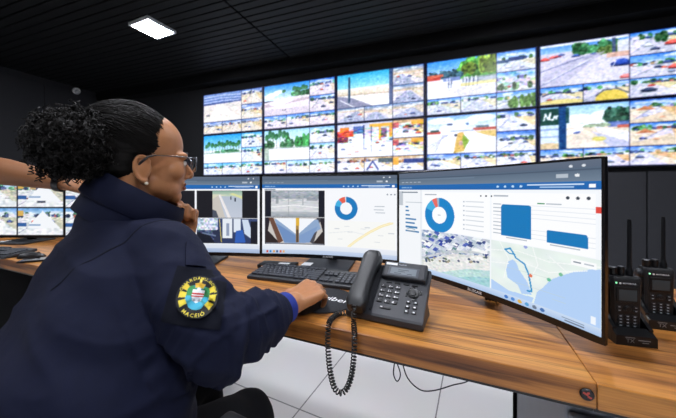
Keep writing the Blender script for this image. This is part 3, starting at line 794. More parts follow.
for k, q in enumerate(('#3a78c8', '#4a8ad8', '#e0b24a', '#52a0d8', '#6a7a90', '#3f6fb0')): c.ell(.66 + .03 * k, .978, .009, .012, q)
c.rect(.88, .968, .95, .975, '#6a7a90'); c.rect(.89, .982, .95, .989, '#6a7a90')
monitor('curved desk monitor showing a ring chart, bar chart and map', (0.389, 0.856, TOP), R(-62.2), cr, base='feet')

# middle monitor: two camera pictures, ring chart, pale map
cm = Canvas(340, 200, '#f6f8fc'); c = cm
header(c, .105, .155)
c.rect(.015, .165, .1, .18, '#8090a4')
c.rect(.02, .185, .475, .525, '#161a26'); c.rect(.02, .53, .475, .875, '#161a26')
c.view(.065, .19, .43, .52); c.grad(0, .3, '#aeb6c0', '#98a0aa'); c.grad(.3, .8, '#c9cdd2', '#dadde0'); c.grad(.8, 1, '#b9bec6', '#9ca4ae'); c.speck(0, 0, 1, .4, .09, 22, 3); c.speck(0, .4, 1, 1, .03, 14, 4)
c.rect(.1, .2, .16, .5, '#7e868e', .6); c.rect(.36, 0, .375, 1, '#8d959c', .5); c.rect(.66, .1, .68, .6, '#aab0b6'); c.line([(0, .62), (.5, .55), (1, .64)], .02, '#eff1f3'); c.rect(.75, .28, .98, .38, '#7a828c', .6)
c.view(.025, .535, .47, .87); c.grad(0, 1, '#24222c', '#2d2422'); c.poly([(.08, .0), (.92, 0), (.98, .5), (.8, 1), (.25, 1), (.04, .5)], '#c9c4c0')
c.poly([(.05, .0), (.13, 0), (.30, .9), (.22, 1)], '#6a4a3c'); c.poly([(.95, .0), (.88, 0), (.74, .9), (.82, 1)], '#4a4a52'); c.poly([(.15, .06), (.9, .06), (.95, .4), (.54, .98), (.32, .98)], '#8fa9cc'); c.poly([(.16, .02), (.86, .02), (.54, .66)], '#f3f6fb')
c.poly([(.17, .2), (.53, .7), (.53, .96), (.32, .95)], '#6f8fc0'); c.poly([(.9, .3), (.56, .7), (.56, .96), (.75, .95)], '#7f9cc8'); c.rect(.52, .0, .57, .95, '#a9853c'); c.rect(.52, 0, .58, .3, '#e0b23c'); c.rect(.525, .45, .565, .95, '#5a4a3c'); c.rect(0, .97, 1, 1, '#8a8f9c')
c.view()
c.donut(.638, .405, .145, .075, [(0, 282, '#1879bd'), (282, 320, LBLUE), (320, 354, RED), (354, 360, '#d8dee6')])
for k in range(3): c.ell(.935 + .025 * k, .23, .006, .009, '#8a95a2')
for k, (x, y) in enumerate(((.845, .37), (.84, .41), (.85, .445))): c.rect(x, y, x + .07, y + .008, '#b5bec8')
c.view(.50, .56, .99, .88); c.rect(0, 0, 1, 1, '#f7f8f6'); c.line([(.32, 1), (.42, .78), (.62, .42), (.80, .16), (.95, .02)], .045, '#f6e6ae'); c.line([(.32, 1), (.42, .78), (.62, .42), (.80, .16), (.95, .02)], .012, '#fdf6da'); c.line([(0, .5), (.35, .4), (.55, .5)], .012, '#e3e7ea')
for x, y in ((.1, .3), (.3, .42), (.25, .2), (.5, .28), (.56, .22), (.75, .5), (.9, .4), (.15, .7), (.7, .75)): c.rect(x, y, x + .08, y + .025, '#c5ccd4')
c.view(); c.grad(.885, .945, '#e9edf5', '#dfe6f1'); c.grad(.945, 1, '#c8d6ec', '#b4c6e2')
for k, q in enumerate(('#c84a3c', '#3a8ad0', '#e0a04a', '#3f5f90', '#d86a4c', '#e8b070')): c.rect(.03 + .025 * k, .955, .045 + .025 * k, .985, q)
monitor('curved desk monitor in the middle showing two camera views and a ring chart', (-0.054, 1.282, TOP), R(-12.8), cm)

# left monitor: road and bus interior
cl = Canvas(340, 200, '#f2f5fa'); c = cl
header(c, .11, .165)
for o in (0.0, -0.5):
    c.view(.50 + o, .185, .985 + o, .545); c.rect(0, 0, 1, 1, '#15161c'); c.view(.625 + o, .19, .86 + o, .54)
    c.grad(0, .2, '#8fb0a0', '#c9d6c0'); c.grad(.2, 1, '#b4bfce', '#c2c9d8'); c.poly([(0, .12), (.5, .14), (.16, .22), (0, .3)], '#d8d8c0'); c.poly([(0, .3), (.2, .16), (.42, 1), (0, 1)], '#c9c4bc')
    c.poly([(.22, .14), (.27, .14), (.62, 1), (.5, 1)], '#e8e4e4'); c.line([(.22, .16), (.36, .55), (.56, 1)], .02, '#f2eef0'); c.poly([(.55, .1), (1, .3), (1, .2), (.7, .08)], '#d9dca0'); c.rect(.6, .2, .63, .32, '#3a4050'); c.rect(.74, .26, .78, .4, '#2c3446'); c.poly([(0, .7), (.12, .75), (.2, 1), (0, 1)], '#4a5260')
    c.view(.50 + o, .55, .985 + o, .88); c.grad(0, 1, '#3a4a74', '#2a3860'); c.rect(0, 0, .34, .48, '#c9d4e8'); c.speck(0, 0, .34, .9, .2, 14, 3); c.rect(.42, .02, .58, .8, '#e6ecf4'); c.rect(.60, .02, .72, .55, '#dfe7f2'); c.poly([(.74, .05), (.84, .05), (.95, .9), (.78, .6)], '#cfdbee')
    c.poly([(.64, .5), (.75, .45), (.8, .95), (.62, .98)], '#2f5fb8'); c.poly([(.25, .5), (.36, .45), (.42, .95), (.3, 1)], '#28304c'); c.line([(.37, .05), (.40, .95)], .015, '#c8b860'); c.line([(.1, .6), (.3, .7)], .03, '#6a7a9a'); c.rect(.88, .1, 1, 1, '#131722'); c.poly([(0, .55), (.22, .7), (.3, 1), (0, 1)], '#151a28'); c.rect(.48, .2, .53, .7, '#8f9cb8')
c.view(); c.grad(.885, .945, '#e4e9f2', '#d6deec'); c.grad(.945, 1, '#b8c8e2', '#9fb2d2')
monitor('curved desk monitor showing a road and a bus interior, partly behind the woman', (-0.6835, 1.347, TOP), 0.0, cl)

# neighbouring workstation: two flat monitors with four camera views each
def quad(seed):
    c = Canvas(120, 74, '#0f1424')
    for k, (x, y) in enumerate(((0, 0), (.5, 0), (0, .5), (.5, .5))):
        c.view(x + .006, y + .01, x + .494, y + .49)
        street(c, seed + k, ('#6aa6e0', '#dfeefc'), '#dfe4e8', '#eef1f6', .32, '#4f8064', lean=.15 * (k % 2), warm='#b9b48a')
        if k % 2: c.poly([(.2, .75), (.55, .1), (.95, .75)], '#f4f7fb'); c.rect(.0, .08, .12, .3, '#d9b05a')
        c.rect(.0, .55, .2, .7, '#2f5fa0'); c.rect(.25, .6, .5, .66, '#7ea0c8')
    c.view(); return c
for k, x in enumerate((-2.115, -1.475)):
    monitor(('flat monitor with four street views on the neighbouring desk, left of its pair', 'flat monitor on the neighbouring desk, mostly hidden behind the curly hair')[k],
            (x, 1.88 - .02 * k, TOP), 0.0, quad(200 + 10 * k), 0.035, 'plate', 'neighbouring desk monitors', 0.62, False, None)

# ------------------------------------------------------------------ keyboards
def keyboard(label, loc, rz, legends=True):
    t = thing('keyboard', label, 'keyboard', loc, rz, 'computer keyboards')
    T = xf((0, 0, 0.012), rx=R(5.5))
    bm = bmesh.new(); box(bm, (0, 0, 0), (0.45, 0.142, 0.017), 0.005, T); obj('case', bm, dark_grey, t)
    bm = bmesh.new(); bl = bmesh.new(); bn = bmesh.new(); u = 0.0188
    rows = ['1234567890-=', 'QWERTYUIOP', 'ASDFGHJKL', 'ZXCVBNM,.;']
    def key(x, y, w, ch=None, num=False):
        box(bm, (x + w / 2, y, 0.0115), (w - .0026, u - .003, 0.007), 0.0015, T, 1)
        if ch and legends: text(bn if num else bl, ch, 0.008, T @ Matrix.Translation((x + w / 2 - .002, y - .001, 0.0153)))
    x0 = -0.215
    for k in range(15): key(x0 + k * u, 0.054, u)
    for r, (st, s) in enumerate(zip((1.0, 1.5, 1.8, 2.3), rows)):
        y = 0.030 - r * u; x = x0
        key(x, y, st * u if r else u, '`' if r == 0 else None); x = x0 + st * u
        for ch in s: key(x, y, u, ch); x += u
        key(x, y, x0 + 15 * u - x)
    y = 0.030 - 4 * u; x = x0
    for w in (1.4, 1.2, 1.2, 6, 1.2, 1.2, 1.2, 1.6): key(x, y, w * u); x += w * u
    nx = x0 + 15.3 * u
    for r in range(2):
        for k in range(3): key(nx + k * u, 0.030 - r * u, u)
    key(nx + u, 0.030 - 3 * u, u)
    for k in range(3): key(nx + k * u, 0.030 - 4 * u, u)
    px = nx + 3.3 * u
    for r, s in enumerate(('/*-+', '789 ', '456 ', '123 ', '0.  ')):
        for k, ch in enumerate(s): key(px + k * u, 0.030 - r * u, u, ch if ch.strip() else None, True)
    obj('keys', bm, mat('key_grey', '#2d3038', 0.45), t)
    if legends: obj('key_lettering', bl, grey_print, t)
    else: bl.free()
    if legends: obj('number_lettering', bn, grey_print, t)
    else: bn.free()
    return t
kc = V((-0.361, 1.123, 0)) + V((math.cos(R(-18.2)), math.sin(R(-18.2)), 0)) * 0.225 + V((math.sin(R(18.2)), math.cos(R(18.2)), 0)) * 0.071
keyboard('black keyboard before the middle monitor, behind the woman\'s hand', (kc.x, kc.y, TOP), R(-18.2))
kb = keyboard('black keyboard on the neighbouring desk at the photo\'s left edge', (-1.90, 1.545, TOP), R(-8), False)

# ------------------------------------------------------------------ small things on the desks
bm = bmesh.new()
ring = [(0.10 * math.cos(a * PI / 32), 0.10 * math.sin(a * PI / 32)) for a in range(64)]
mp = thing('mouse_pad', 'round black mouse pad with white script under the woman\'s hand', 'mouse pad', (-0.043, 0.905, TOP))
prism(bm, ring, 0.0003, 0.004); obj('pad', bm, mat('pad_cloth', '#1b1c22', 0.85, bump=0.2, bscale=1500), mp)
bm = bmesh.new(); text(bm, 'Digiber', 0.042, xf((0.014, -0.008, 0.0043), rz=R(-28)) @ Matrix.Shear('XZ', 4, (0, 0)), True, 0.01); obj('lettering', bm, white_print, mp)

def mouse(label, loc, rz):
    t = thing('computer_mouse', label, 'mouse', loc, rz, 'computer mice')
    bm = bmesh.new(); rings = []
    for i in range(13):
        y = -0.052 + 0.104 * i / 12; k = math.sqrt(max(0.02, 1 - (y / 0.0535) ** 2)); w = 0.026 * (0.35 + 0.65 * k) * (1 - .06 * (y > 0)); h = 0.006 + 0.023 * k * (1 - .25 * (y / .052))
        rings.append([V((w * math.copysign(abs(math.cos(a)) ** .75, math.cos(a)), y, max(0, h * (0.12 + .88 * math.sin(a)) if math.sin(a) > 0 else 0.0))) for a in [2 * PI * j / 20 for j in range(20)]])
    loft(bm, rings); obj('shell', bm, black_plastic, t, True)
    bm = bmesh.new(); lathe(bm, [(0.0, -.003), (.008, -.003), (.009, 0), (.008, .003), (0.0, .003)], xf((0, 0.026, 0.0205), ry=R(90)), 16); obj('scroll_wheel', bm, dark_grey, t, True)
    return t
MOUSE = V((-0.082, 0.838, TOP + 0.0042))
mouse('black mouse gripped under the woman\'s right hand', MOUSE, R(-33))
mouse('black mouse lying beside the neighbouring keyboard', (-1.585, 1.475, TOP), R(-70))

t = thing('smartphone', 'dark phone lying near the neighbouring desk edge', 'phone', (-1.475, 1.415, TOP), R(-65))
bm = bmesh.new(); box(bm, (0, 0, 0.005), (0.072, 0.15, 0.009), 0.004); obj('body', bm, satin_black, t)
bm = bmesh.new(); box(bm, (0, 0, 0.0098), (0.066, 0.142, 0.0004), 0); obj('screen', bm, mat('off_glass', '#0a0b0d', 0.1), t)
t = thing('signal_box', 'small black box with tiny lights where two monitors meet', 'network box', (-0.292, 1.30, TOP), R(-10))
bm = bmesh.new(); box(bm, (0.02, 0, 0.009), (0.17, 0.075, 0.017), 0.003); obj('case', bm, satin_black, t)
bm = bmesh.new()
for k in range(4): box(bm, (-0.04 + 0.022 * k, -0.0378, 0.010), (0.006, 0.0012, 0.004), 0)
obj('indicator_lights', bm, emit_mat('led_amber', '#ffb070', 1.2), t)
bm = bmesh.new(); box(bm, (0.05, 0, 0.0178), (0.05, 0.02, 0.0006), 0); obj('sticker', bm, white_print, t)
t = thing('paper_sheet', 'loose white paper at the left edge of the neighbouring desk', 'paper', (-1.83, 1.435, TOP), R(-20))
bm = bmesh.new(); box(bm, (0, 0, 0.0008), (0.21, 0.10, 0.0012), 0); obj('sheet', bm, white_print, t)

# ------------------------------------------------------------------ desk phone
PX = V((0.022, 0.7854, TOP))
dp = thing('desk_phone', 'dark grey corded desk phone with handset on its left side', 'desk phone', PX, R(-26.3))
FA = math.atan2(0.092, 0.138)
FM = xf((0, 0.004, 0.024), rx=FA)
bm = bmesh.new()
prof = [(0.004, 0.002), (0.0, 0.006), (0.0, 0.019), (0.004, 0.024), (0.1355, 0.1125), (0.142, 0.116), (0.147, 0.112), (0.146, 0.100), (0.075, 0.045), (0.11, 0.004), (0.10, 0.002)]
xs = [0.0, 0.003, 0.203, 0.206]
rings = []
for k, x in enumerate(xs):
    e = 0.003 if k in (0, 3) else 0
    cy, cz = 0.06, 0.05
    rings.append([V((x, y + (cy - y) * e * 12, z + (cz - z) * e * 12)) for y, z in prof])
loft(bm, rings); obj('base', bm, phone_grey, dp)
bm = bmesh.new(); box(bm, (0.134, 0.143, 0.007), (0.126, 0.058, 0.022), 0.005, FM); hd = obj('display_housing', bm, phone_grey, dp)
bm = bmesh.new(); box(bm, (0.133, 0.135, 0.0181), (0.088, 0.034, 0.0008), 0, FM); obj('display_bezel', bm, mat('bezel_grey', '#4a4e56', 0.3), hd)
bm = bmesh.new(); box(bm, (0.133, 0.135, 0.0187), (0.074, 0.024, 0.0008), 0, FM); ld = obj('display', bm, mat('lcd_grey', '#7d858c', 0.25), hd)
bm = bmesh.new()
for k, (x, y, w) in enumerate(((0.133, 0.140, 0.03), (0.128, 0.134, 0.02), (0.118, 0.127, 0.02), (0.152, 0.127, 0.014))): box(bm, (x, y, 0.0192), (w, 0.0022, 0.0003), 0, FM)
obj('display_text', bm, mat('lcd_dark', '#3f464c', 0.4), ld)
bm = bmesh.new(); box(bm, (0.094, 0.1605, 0.0181), (0.034, 0.0085, 0.0006), 0, FM); obj('sticker', bm, white_print, hd)
bm = bmesh.new(); text(bm, 'Yealink', 0.0085, FM @ Matrix.Translation((0.126, 0.1578, 0.0182)), True, 0.01); obj('maker_mark', bm, grey_print, hd)
bm = bmesh.new()
for k in range(4): box(bm, (0.096 + 0.0245 * k, 0.1055, 0.001), (0.017, 0.0055, 0.004), 0.0015, FM)
obj('soft_keys', bm, satin_black, dp)
bk = bmesh.new(); bl = bmesh.new(); bl2 = bmesh.new()
sub = ['', 'ABC', 'DEF', 'GHI', 'JKL', 'MNO', 'PQRS', 'TUV', 'WXYZ', '', '', '']
for k, ch in enumerate('123456789*0#'):
    x, y = 0.084 + 0.0205 * (k % 3), 0.0905 - 0.0165 * (k // 3)
    box(bk, (x, y, 0.0012), (0.0155, 0.0105, 0.0045), 0.0018, FM)
    text(bl, ch, 0.0085, FM @ Matrix.Translation((x - .003, y - .003, 0.0037)), True, 0.02)
    if sub[k]: text(bl, sub[k], 0.0034, FM @ Matrix.Translation((x + .0035, y - .0015, 0.0037)), True, 0.02)
for k in range(6):
    x, y = 0.161 + 0.019 * (k % 2), 0.0505 - 0.0145 * (k // 2)
    box(bk, (x, y, 0.0012), (0.012, 0.0085, 0.0045), 0.0018, FM)
    box(bl2, (x, y, 0.0036), (0.005, 0.0032, 0.0004), 0, FM)
box(bk, (0.1045, 0.0215, 0.0012), (0.030, 0.008, 0.0045), 0.003, FM); box(bl, (0.0945, 0.0215, 0.0036), (0.006, 0.0028, 0.0004), 0, FM)
kp = obj('keypad', bk, black_plastic, dp); obj('key_lettering', bl, white_print, kp); obj('function_marks', bl2, white_print, kp)
bm = bmesh.new(); lathe(bm, [(0.0, .0), (.0155, .0), (.0155, .003), (.0135, .0045), (.009, .004), (.0085, .0035), (.008, .0055), (0.0, .006)], FM @ Matrix.Translation((0.169, 0.079, 0)), 28)
for a in range(4): box(bm, (0, .0195, 0.001), (0.013, 0.006, 0.003), 0.001, FM @ xf((0.169, 0.079, 0), rz=a * PI / 2 + .3))
obj('navigation_ring', bm, satin_black, dp, True)
bm = bmesh.new(); rings = []
for i in range(17):
    tt = i / 16; y = -0.014 + 0.196 * tt
    e = 1 - abs(2 * tt - 1) ** 12 * .3
    w = (0.0275 + 0.0025 * math.cos(2 * PI * tt)) * e
    lift = 0.028 + 0.004 * math.sin(PI * tt) + 0.004 * tt
    th = (0.016 + 0.004 * (abs(2 * tt - 1) ** 2)) * e
    rings.append([FM @ V((0.035 + w * math.copysign(abs(math.cos(a)) ** .6, math.cos(a)), y, lift + th * math.copysign(abs(math.sin(a)) ** .6, math.sin(a)) - (0.006 if abs(2 * tt - 1) > .6 and math.sin(a) < 0 else 0))) for a in [2 * PI * j / 24 for j in range(24)]])
loft(bm, rings); hs = obj('handset', bm, black_plastic, dp, True, angle=50)
bm = bmesh.new(); box(bm, (0.035, 0.150, 0.010), (0.044, 0.034, 0.026), 0.006, FM); box(bm, (0.035, 0.018, 0.008), (0.044, 0.032, 0.022), 0.006, FM); box(bm, (0.066, 0.083, 0.002), (0.004, 0.15, 0.006), 0.001, FM); obj('cradle', bm, phone_grey, dp)
Wi = (Matrix.Translation(PX) @ Matrix.Rotation(R(-26.3), 4, 'Z')).inverted()
hend = Matrix.Translation(PX) @ Matrix.Rotation(R(-26.3), 4, 'Z') @ FM @ V((0.035, -0.010, 0.034))
path = smooth_path([hend, hend + V((-0.002, -0.02, -0.004)), (.040, .726, .763), (.040, .690, .748), (.038, .683, .70), (.030, .684, .645), (.012, .687, .612), (-.008, .688, .622), (-.020, .690, .67), (-.025, .698, .73), (-.023, .716, .764), (-.012, .758, .762), (.004, .79, .757), (.03, .80, .757)], 40)
hel = []; up = V((0, 1, 0)); turn = 0.0; prev = path[0]
for i, p in enumerate(path):
    tg = (path[min(i + 1, len(path) - 1)] - path[max(i - 1, 0)]).normalized()
    s = tg.cross(up).normalized(); up = s.cross(tg).normalized()
    turn += (p - prev).length / 0.0078 * 2 * PI; prev = p
    q = path[min(i + 1, len(path) - 1)]; dist = (q - p).length
    for k in range(6):
        a = turn + dist * (k / 6) / 0.0078 * 2 * PI; rr = 0.0056
        hel.append(Wi @ (p.lerp(q, k / 6) + (s * math.cos(a) + up * math.sin(a)) * rr))
bm = bmesh.new(); tube(bm, hel, 0.0018, 6); obj('coiled_cord', bm, satin_black, dp, True)

# ------------------------------------------------------------------ handheld radios standing in charging cups
def charger(label, loc, rz):
    t = thing('radio_charger', label, 'charger', loc, rz, 'radio chargers')
    bm = bmesh.new()                                 # foot with sloping front and hollow cup
    rings = []
    prof = [(0.0, 0.0), (0.0, 0.022), (0.018, 0.034), (0.022, 0.022), (0.070, 0.022), (0.072, 0.062), (0.092, 0.060), (0.096, 0.0)]
    for x in (-0.038, -0.036, 0.036, 0.038):
        e = 0.002 if abs(x) > .037 else 0
        rings.append([V((x, y, max(0, z - e))) for y, z in prof])
    loft(bm, rings); obj('base', bm, satin_black, t)
    for sg in (-1, 1):
        bm = bmesh.new(); loft(bm, [[V((sg * (0.0305 + d), y, z)) for y, z in ((0.016, 0.0), (0.012, 0.034), (0.03, 0.046), (0.05, 0.066), (0.085, 0.072), (0.092, 0.0))] for d in (0.0, 0.0078)]); obj('side_wing', bm, satin_black, t)
    bm = bmesh.new(); text(bm, 'TX', 0.012, xf((-0.012, -0.0004, 0.0075), rx=R(90)), True, 0.01); box(bm, (0.014, -0.0002, 0.014), (0.022, 0.0006, 0.002)); box(bm, (0.016, -0.0002, 0.009), (0.012, 0.0006, 0.0016)); box(bm, (-0.012, -0.0002, 0.0185), (0.018, 0.0006, 0.0016))
    obj('printed_label', bm, mat('dim_print', '#77797c', 0.6), t)
    return t
def radio(label, loc, rz):
    t = thing('handheld_radio', label, 'radio', loc, rz, 'handheld radios')
    body = mat('radio_black', '#141518', 0.5, bump=0.1, bscale=500)
    bm = bmesh.new()
    rings = []
    for z, w, d0, d1 in ((0.0, .026, -.015, .016), (.004, .028, -.018, .018), (.055, .0285, -.018, .018), (.10, .030, -.018, .018), (.118, .0305, -.0175, .017), (.124, .029, -.014, .014)):
        rings.append([V((sx * w * kx, (d0 if sy < 0 else d1) * ky, z)) for sx, sy, kx, ky in ((-1, -1, 1, .7), (-1, -1, .85, 1), (1, -1, .85, 1), (1, -1, 1, .7), (1, 1, 1, .7), (1, 1, .85, 1), (-1, 1, .85, 1), (-1, 1, 1, .7))])
    loft(bm, rings); obj('body', bm, body, t, True, angle=30)
    bm = bmesh.new(); box(bm, (0, -.0185, .083), (.043, .003, .036), .001); dh = obj('display_bezel', bm, satin_black, t)
    bm = bmesh.new(); box(bm, (0, -.0203, .082), (.034, .0008, .025), 0); obj('display', bm, mat('radio_lcd', '#3b4246', 0.3), dh)
    bm = bmesh.new(); text(bm, 'MOTOROLA', 0.0046, xf((0.004, -.0184, .1075), rx=R(90)), True, 0.02)
    lathe(bm, [(.0, 0), (.0024, 0), (.0024, .0004), (0, .0004)], xf((-.0135, -.0182, .109), rx=R(90)), 14); obj('maker_mark', bm, white_print, t)
    bm = bmesh.new(); lathe(bm, [(.0, 0), (.0022, 0), (.0018, .001), (0, .001)], xf((-.021, -.0176, .1095), rx=R(90)), 12); obj('status_light', bm, emit_mat('led_green', '#2fd07a', 1.5), t)
    bk = bmesh.new(); bl = bmesh.new(); bl2 = bmesh.new(); bl3 = bmesh.new()
    for r in range(4):
        for k in range(3):
            box(bk, (-.0135 + .0135 * k, -.0183, .033 - .0072 * r), (.0105, .003, .0052), .001); box(bl, (-.0135 + .0135 * k, -.0200, .033 - .0072 * r), (.0045, .0004, .0022))
    for k in range(2):
        for sx in (-1, 1): box(bk, (sx * .016, -.0183, .054 - .008 * k), (.009, .003, .0055), .001); box(bl2 if sx < 0 else bl3, (sx * .016, -.0200, .054 - .008 * k), (.0038, .0004, .0018))
    kp_ = obj('keypad', bk, black_plastic, t); obj('key_lettering', bl, grey_print, kp_); obj('menu_marks', bl2, grey_print, kp_); obj('menu_marks', bl3, grey_print, kp_)
    bm = bmesh.new(); lathe(bm, [(0, 0), (.0075, 0), (.0075, .002), (.005, .003), (.0045, .0022), (0, .0026)], xf((0, -.018, .050), rx=R(90)), 20); obj('navigation_ring', bm, black_plastic, t, True)
    bm = bmesh.new(); lathe(bm, [(.0075, .120), (.0075, .136), (.0055, .140), (.0044, .150), (.0040, .252), (.003, .258)], xf((0.016, .002, 0)), 14); obj('antenna', bm, satin_black, t, True)
    for x, h, r in ((-.018, .019, .0088), (-.001, .021, .0068)):
        bm = bmesh.new(); lathe(bm, [(r * .8, .119), (r, .126), (r, .122 + h), (r * .85, .124 + h)], xf((x, .001, 0)), 12); obj('knob', bm, satin_black, t, True, angle=20)
    bm = bmesh.new(); box(bm, (-.0315, 0, .072), (.005, .016, .045), .002); obj('talk_button', bm, black_plastic, t)
    bm = bmesh.new(); lathe(bm, [(0, 0), (.010, 0), (.011, .006), (.008, .011), (0, .012)], xf((-.029, 0, .107), ry=R(-90)), 14); obj('accessory_plug', bm, dark_grey, t, True)
    return t
for k, (x, y, rz, lc, lr) in enumerate(((0.668, 0.637, R(-14), 'black radio charger cup nearest the large monitor', 'black handheld radio standing nearest the large monitor edge'),
                                        (0.822, 0.708, R(-20), 'black radio charger cup at the photo\'s right edge', 'black handheld radio at the photo\'s right edge'))):
    charger(lc, (x, y, TOP), rz)
    q = Matrix.Rotation(rz, 4, 'Z') @ V((0, 0.047, 0.0225))
    radio(lr, (x + q.x, y + q.y, TOP + q.z), rz)

# ------------------------------------------------------------------ people
def basis(o, x, y, z):
    return Matrix(((x.x, y.x, z.x, o.x), (x.y, y.y, z.y, o.y), (x.z, y.z, z.z, o.z), (0, 0, 0, 1)))

def add_head(bm, H, neck, k=0.95):
    """H: x forward, y left, z up, origin between the ears and brow"""
    S = H @ Matrix.Scale(k, 4)
    def e(c, r, ry=0.0, u=24, v=16): ellipsoid(bm, S @ xf(c, ry=ry), r, u, v)
    e((-.015, 0, .035), (.098, .077, .088), 0, 32, 20)
    e((.032, 0, -.030), (.060, .061, .085)); e((.030, 0, -.082), (.055, .052, .040)); e((.066, 0, -.106), (.022, .025, .021))
    e((.010, .036, -.075), (.055, .020, .030)); e((.010, -.036, -.075), (.055, .020, .030))
    for s in (1, -1):
        e((.052, s * .040, -.036), (.030, .025, .028)); e((.068, s * .030, .008), (.020, .032, .012)); e((.070, s * .032, -.012), (.012, .016, .012))
        e((.090, s * .011, -.049), (.012, .010, .009))
        e((-.026, s * .074, -.042), (.019, .008, .030), .15); e((-.022, s * .076, -.070), (.010, .006, .012))
        ear = [S @ V((-.026 - .019 * math.sin(a) - .004 * math.cos(a), s * (.080 + .004 * math.sin(a * .5)), -.040 + .032 * math.cos(a))) for a in [R(-60 + 25 * i) for i in range(11)]]
        tube(bm, [p for p in ear], .0045 * k, 8)
    limb(bm, [S @ V((.080, 0, -.002)), S @ V((.104, 0, -.040))], [.010 * k, .0145 * k]); e((.106, 0, -.044), (.011, .012, .010))
    e((.084, 0, -.070), (.012, .024, .0075)); e((.082, 0, -.083), (.012, .021, .0085)); e((.078, 0, -.066), (.014, .026, .016))
    limb(bm, [S @ V((-.030, 0, -.055)), V(neck)], [.054, .062])

def add_hand(bm, wrist, d, n, right, bends, thumb=(0.0, 0.0), spread=0.0, k=1.0):
    d = V(d).normalized(); n = V(n); n = (n - d * n.dot(d)).normalized()
    th = n.cross(d) if right else d.cross(n)
    W = V(wrist)
    spec = [(.090, .027, (.042, .026, .021), .0091), (.094, .009, (.046, .029, .022), .0093), (.089, -.0095, (.042, .027, .021), .0088), (.080, -.027, (.033, .021, .018), .0078)]
    tips = []
    for i, (a, b, ln, r) in enumerate(spec):
        m = W + d * a * k + th * b * k
        limb(bm, [W + th * b * .55 * k + d * .01, m], [.0165 * k, .0118 * k], 14, 3)
        dd = (d + th * spread * b * 20).normalized(); p = m; ang = 0; pts = [p]
        be = bends[i] if isinstance(bends[0], (tuple, list)) else bends
        for l, g in zip(ln, be):
            ang += R(g); p = p + (dd * math.cos(ang) - n * math.sin(ang)) * l * k; pts.append(p)
        limb(bm, pts, [r * 1.12 * k, r * 1.04 * k, r * .95 * k, r * .78 * k], 14, 3)
        tips.append((pts[-1], (pts[-1] - pts[-2]).normalized(), r))
    ellipsoid(bm, basis(W + d * .048 * k - n * .002, d, th, d.cross(th)), (.050 * k, .037 * k, .015 * k))
    t0 = W + d * .020 * k + th * .020 * k - n * .006
    t1 = t0 + (d * .62 + th * (.70 - thumb[0]) - n * (.30 + thumb[1])).normalized() * .043 * k
    t2 = t1 + (d * .85 + th * (.30 - thumb[0]) - n * (.35 + thumb[1])).normalized() * .034 * k
    t3 = t2 + (d * .95 + th * (.02 - thumb[0]) - n * (.30 + thumb[1])).normalized() * .027 * k
    limb(bm, [t0, t1, t2, t3], [.0165 * k, .0125 * k, .0105 * k, .0082 * k], 14, 3)
    return tips

skin = mat('skin_brown', '#b47a50', 0.42, var=0.16, vscale=40, bump=0.12, bscale=420, sss=0.12)
skin2 = mat('skin_tan', '#90603f', 0.48, var=0.15, vscale=30, bump=0.12, bscale=400, sss=0.1)
navy = mat('navy_cloth', '#0a102a', 0.82, var=0.18, vscale=60, bump=0.25, bscale=1400, spec=0.25)
navy_dark = mat('navy_panel', '#080b18', 0.88, var=0.15, vscale=60, bump=0.3, bscale=1600, spec=0.2)
trouser = mat('trouser_black', '#0e0f13', 0.88, var=0.2, vscale=50, bump=0.25, bscale=1400, spec=0.2)
hair_m = mat('hair_black', '#0d0a08', 0.62, var=0.4, vscale=80, spec=0.22)

# the seated woman
Fh = V((0.703, 0.711, 0)).normalized()
HC0 = V((-0.492, 0.740, 1.187))
Uh = (V((0, 0, 1)) + Fh * 0.05).normalized(); Fh3 = (Fh - V((0, 0, 1)) * 0.05).normalized()
H = basis(HC0, Fh3, Uh.cross(Fh3), Uh)
NB = V((-0.535, 0.705, 1.010))
SR, ER, WR = V((-0.402, 0.655, 0.948)), V((-0.236, 0.560, 0.802)), V((-0.116, 0.748, 0.803))
SL, EL, WL = V((-0.615, 0.835, 0.962)), V((-0.495, 0.945, 0.815)), V((-0.458, 0.850, 0.958))
HIP = V((-0.515, 0.535, 0.53)); hr = V((0.89, -0.45, 0)); hb = V((0.45, 0.89, 0))
HR_, KR, AR = HIP + hr * .10, V((-0.245, 0.770, 0.476)), V((-0.205, 0.70, 0.10))
HL_, KL, AL = HIP - hr * .10, V((-0.440, 0.900, 0.500)), V((-0.42, 0.86, 0.10))
BASE = V((-0.53, 0.53, 0.0))
bm = bmesh.new()
add_head(bm, H, NB)
loft(bm, [[c + hr * a * math.cos(t) + hb * b * math.sin(t) for t in [2 * PI * j / 28 for j in range(28)]] for c, a, b in
          ((HIP - V((0, 0, .07)), .15, .11), (HIP + V((0, 0, .05)), .16, .12), (V((-.508, .60, .72)), .12, .10), (V((-.512, .65, .86)), .12, .09), (V((-.525, .68, .94)), .11, .075), (NB, .07, .06))])
limb(bm, [NB + V((0, 0, -.03)), SR], [.06, .055]); limb(bm, [NB + V((0, 0, -.03)), SL], [.06, .055])
limb(bm, [SR, ER, WR], [.052, .042, .028]); limb(bm, [SL, EL, WL], [.052, .042, .026])
limb(bm, [HR_, KR, AR], [.08, .058, .036]); limb(bm, [HL_, KL, AL], [.08, .058, .036])
for A in (AR, AL): limb(bm, [A, A + hb * .12 - V((0, 0, .055))], [.036, .026])
tipsR = add_hand(bm, WR + V((-.002, -.002, .004)), (.50, .86, .06), (.24, -.26, 1), True, [(24, 34, 20), (28, 40, 22), (32, 46, 24), (34, 50, 24)], (0.1, 0.1), 0.02, 1.12)
tipsL = add_hand(bm, WL, (.06, -.05, 1.0), (-.337, .937, 0), False, [(62, 92, 55), (66, 95, 60), (70, 98, 60), (74, 98, 60)], (.55, .15), 0, 0.95)
me = remesh(bm, 0.0032, 3, 0.5)
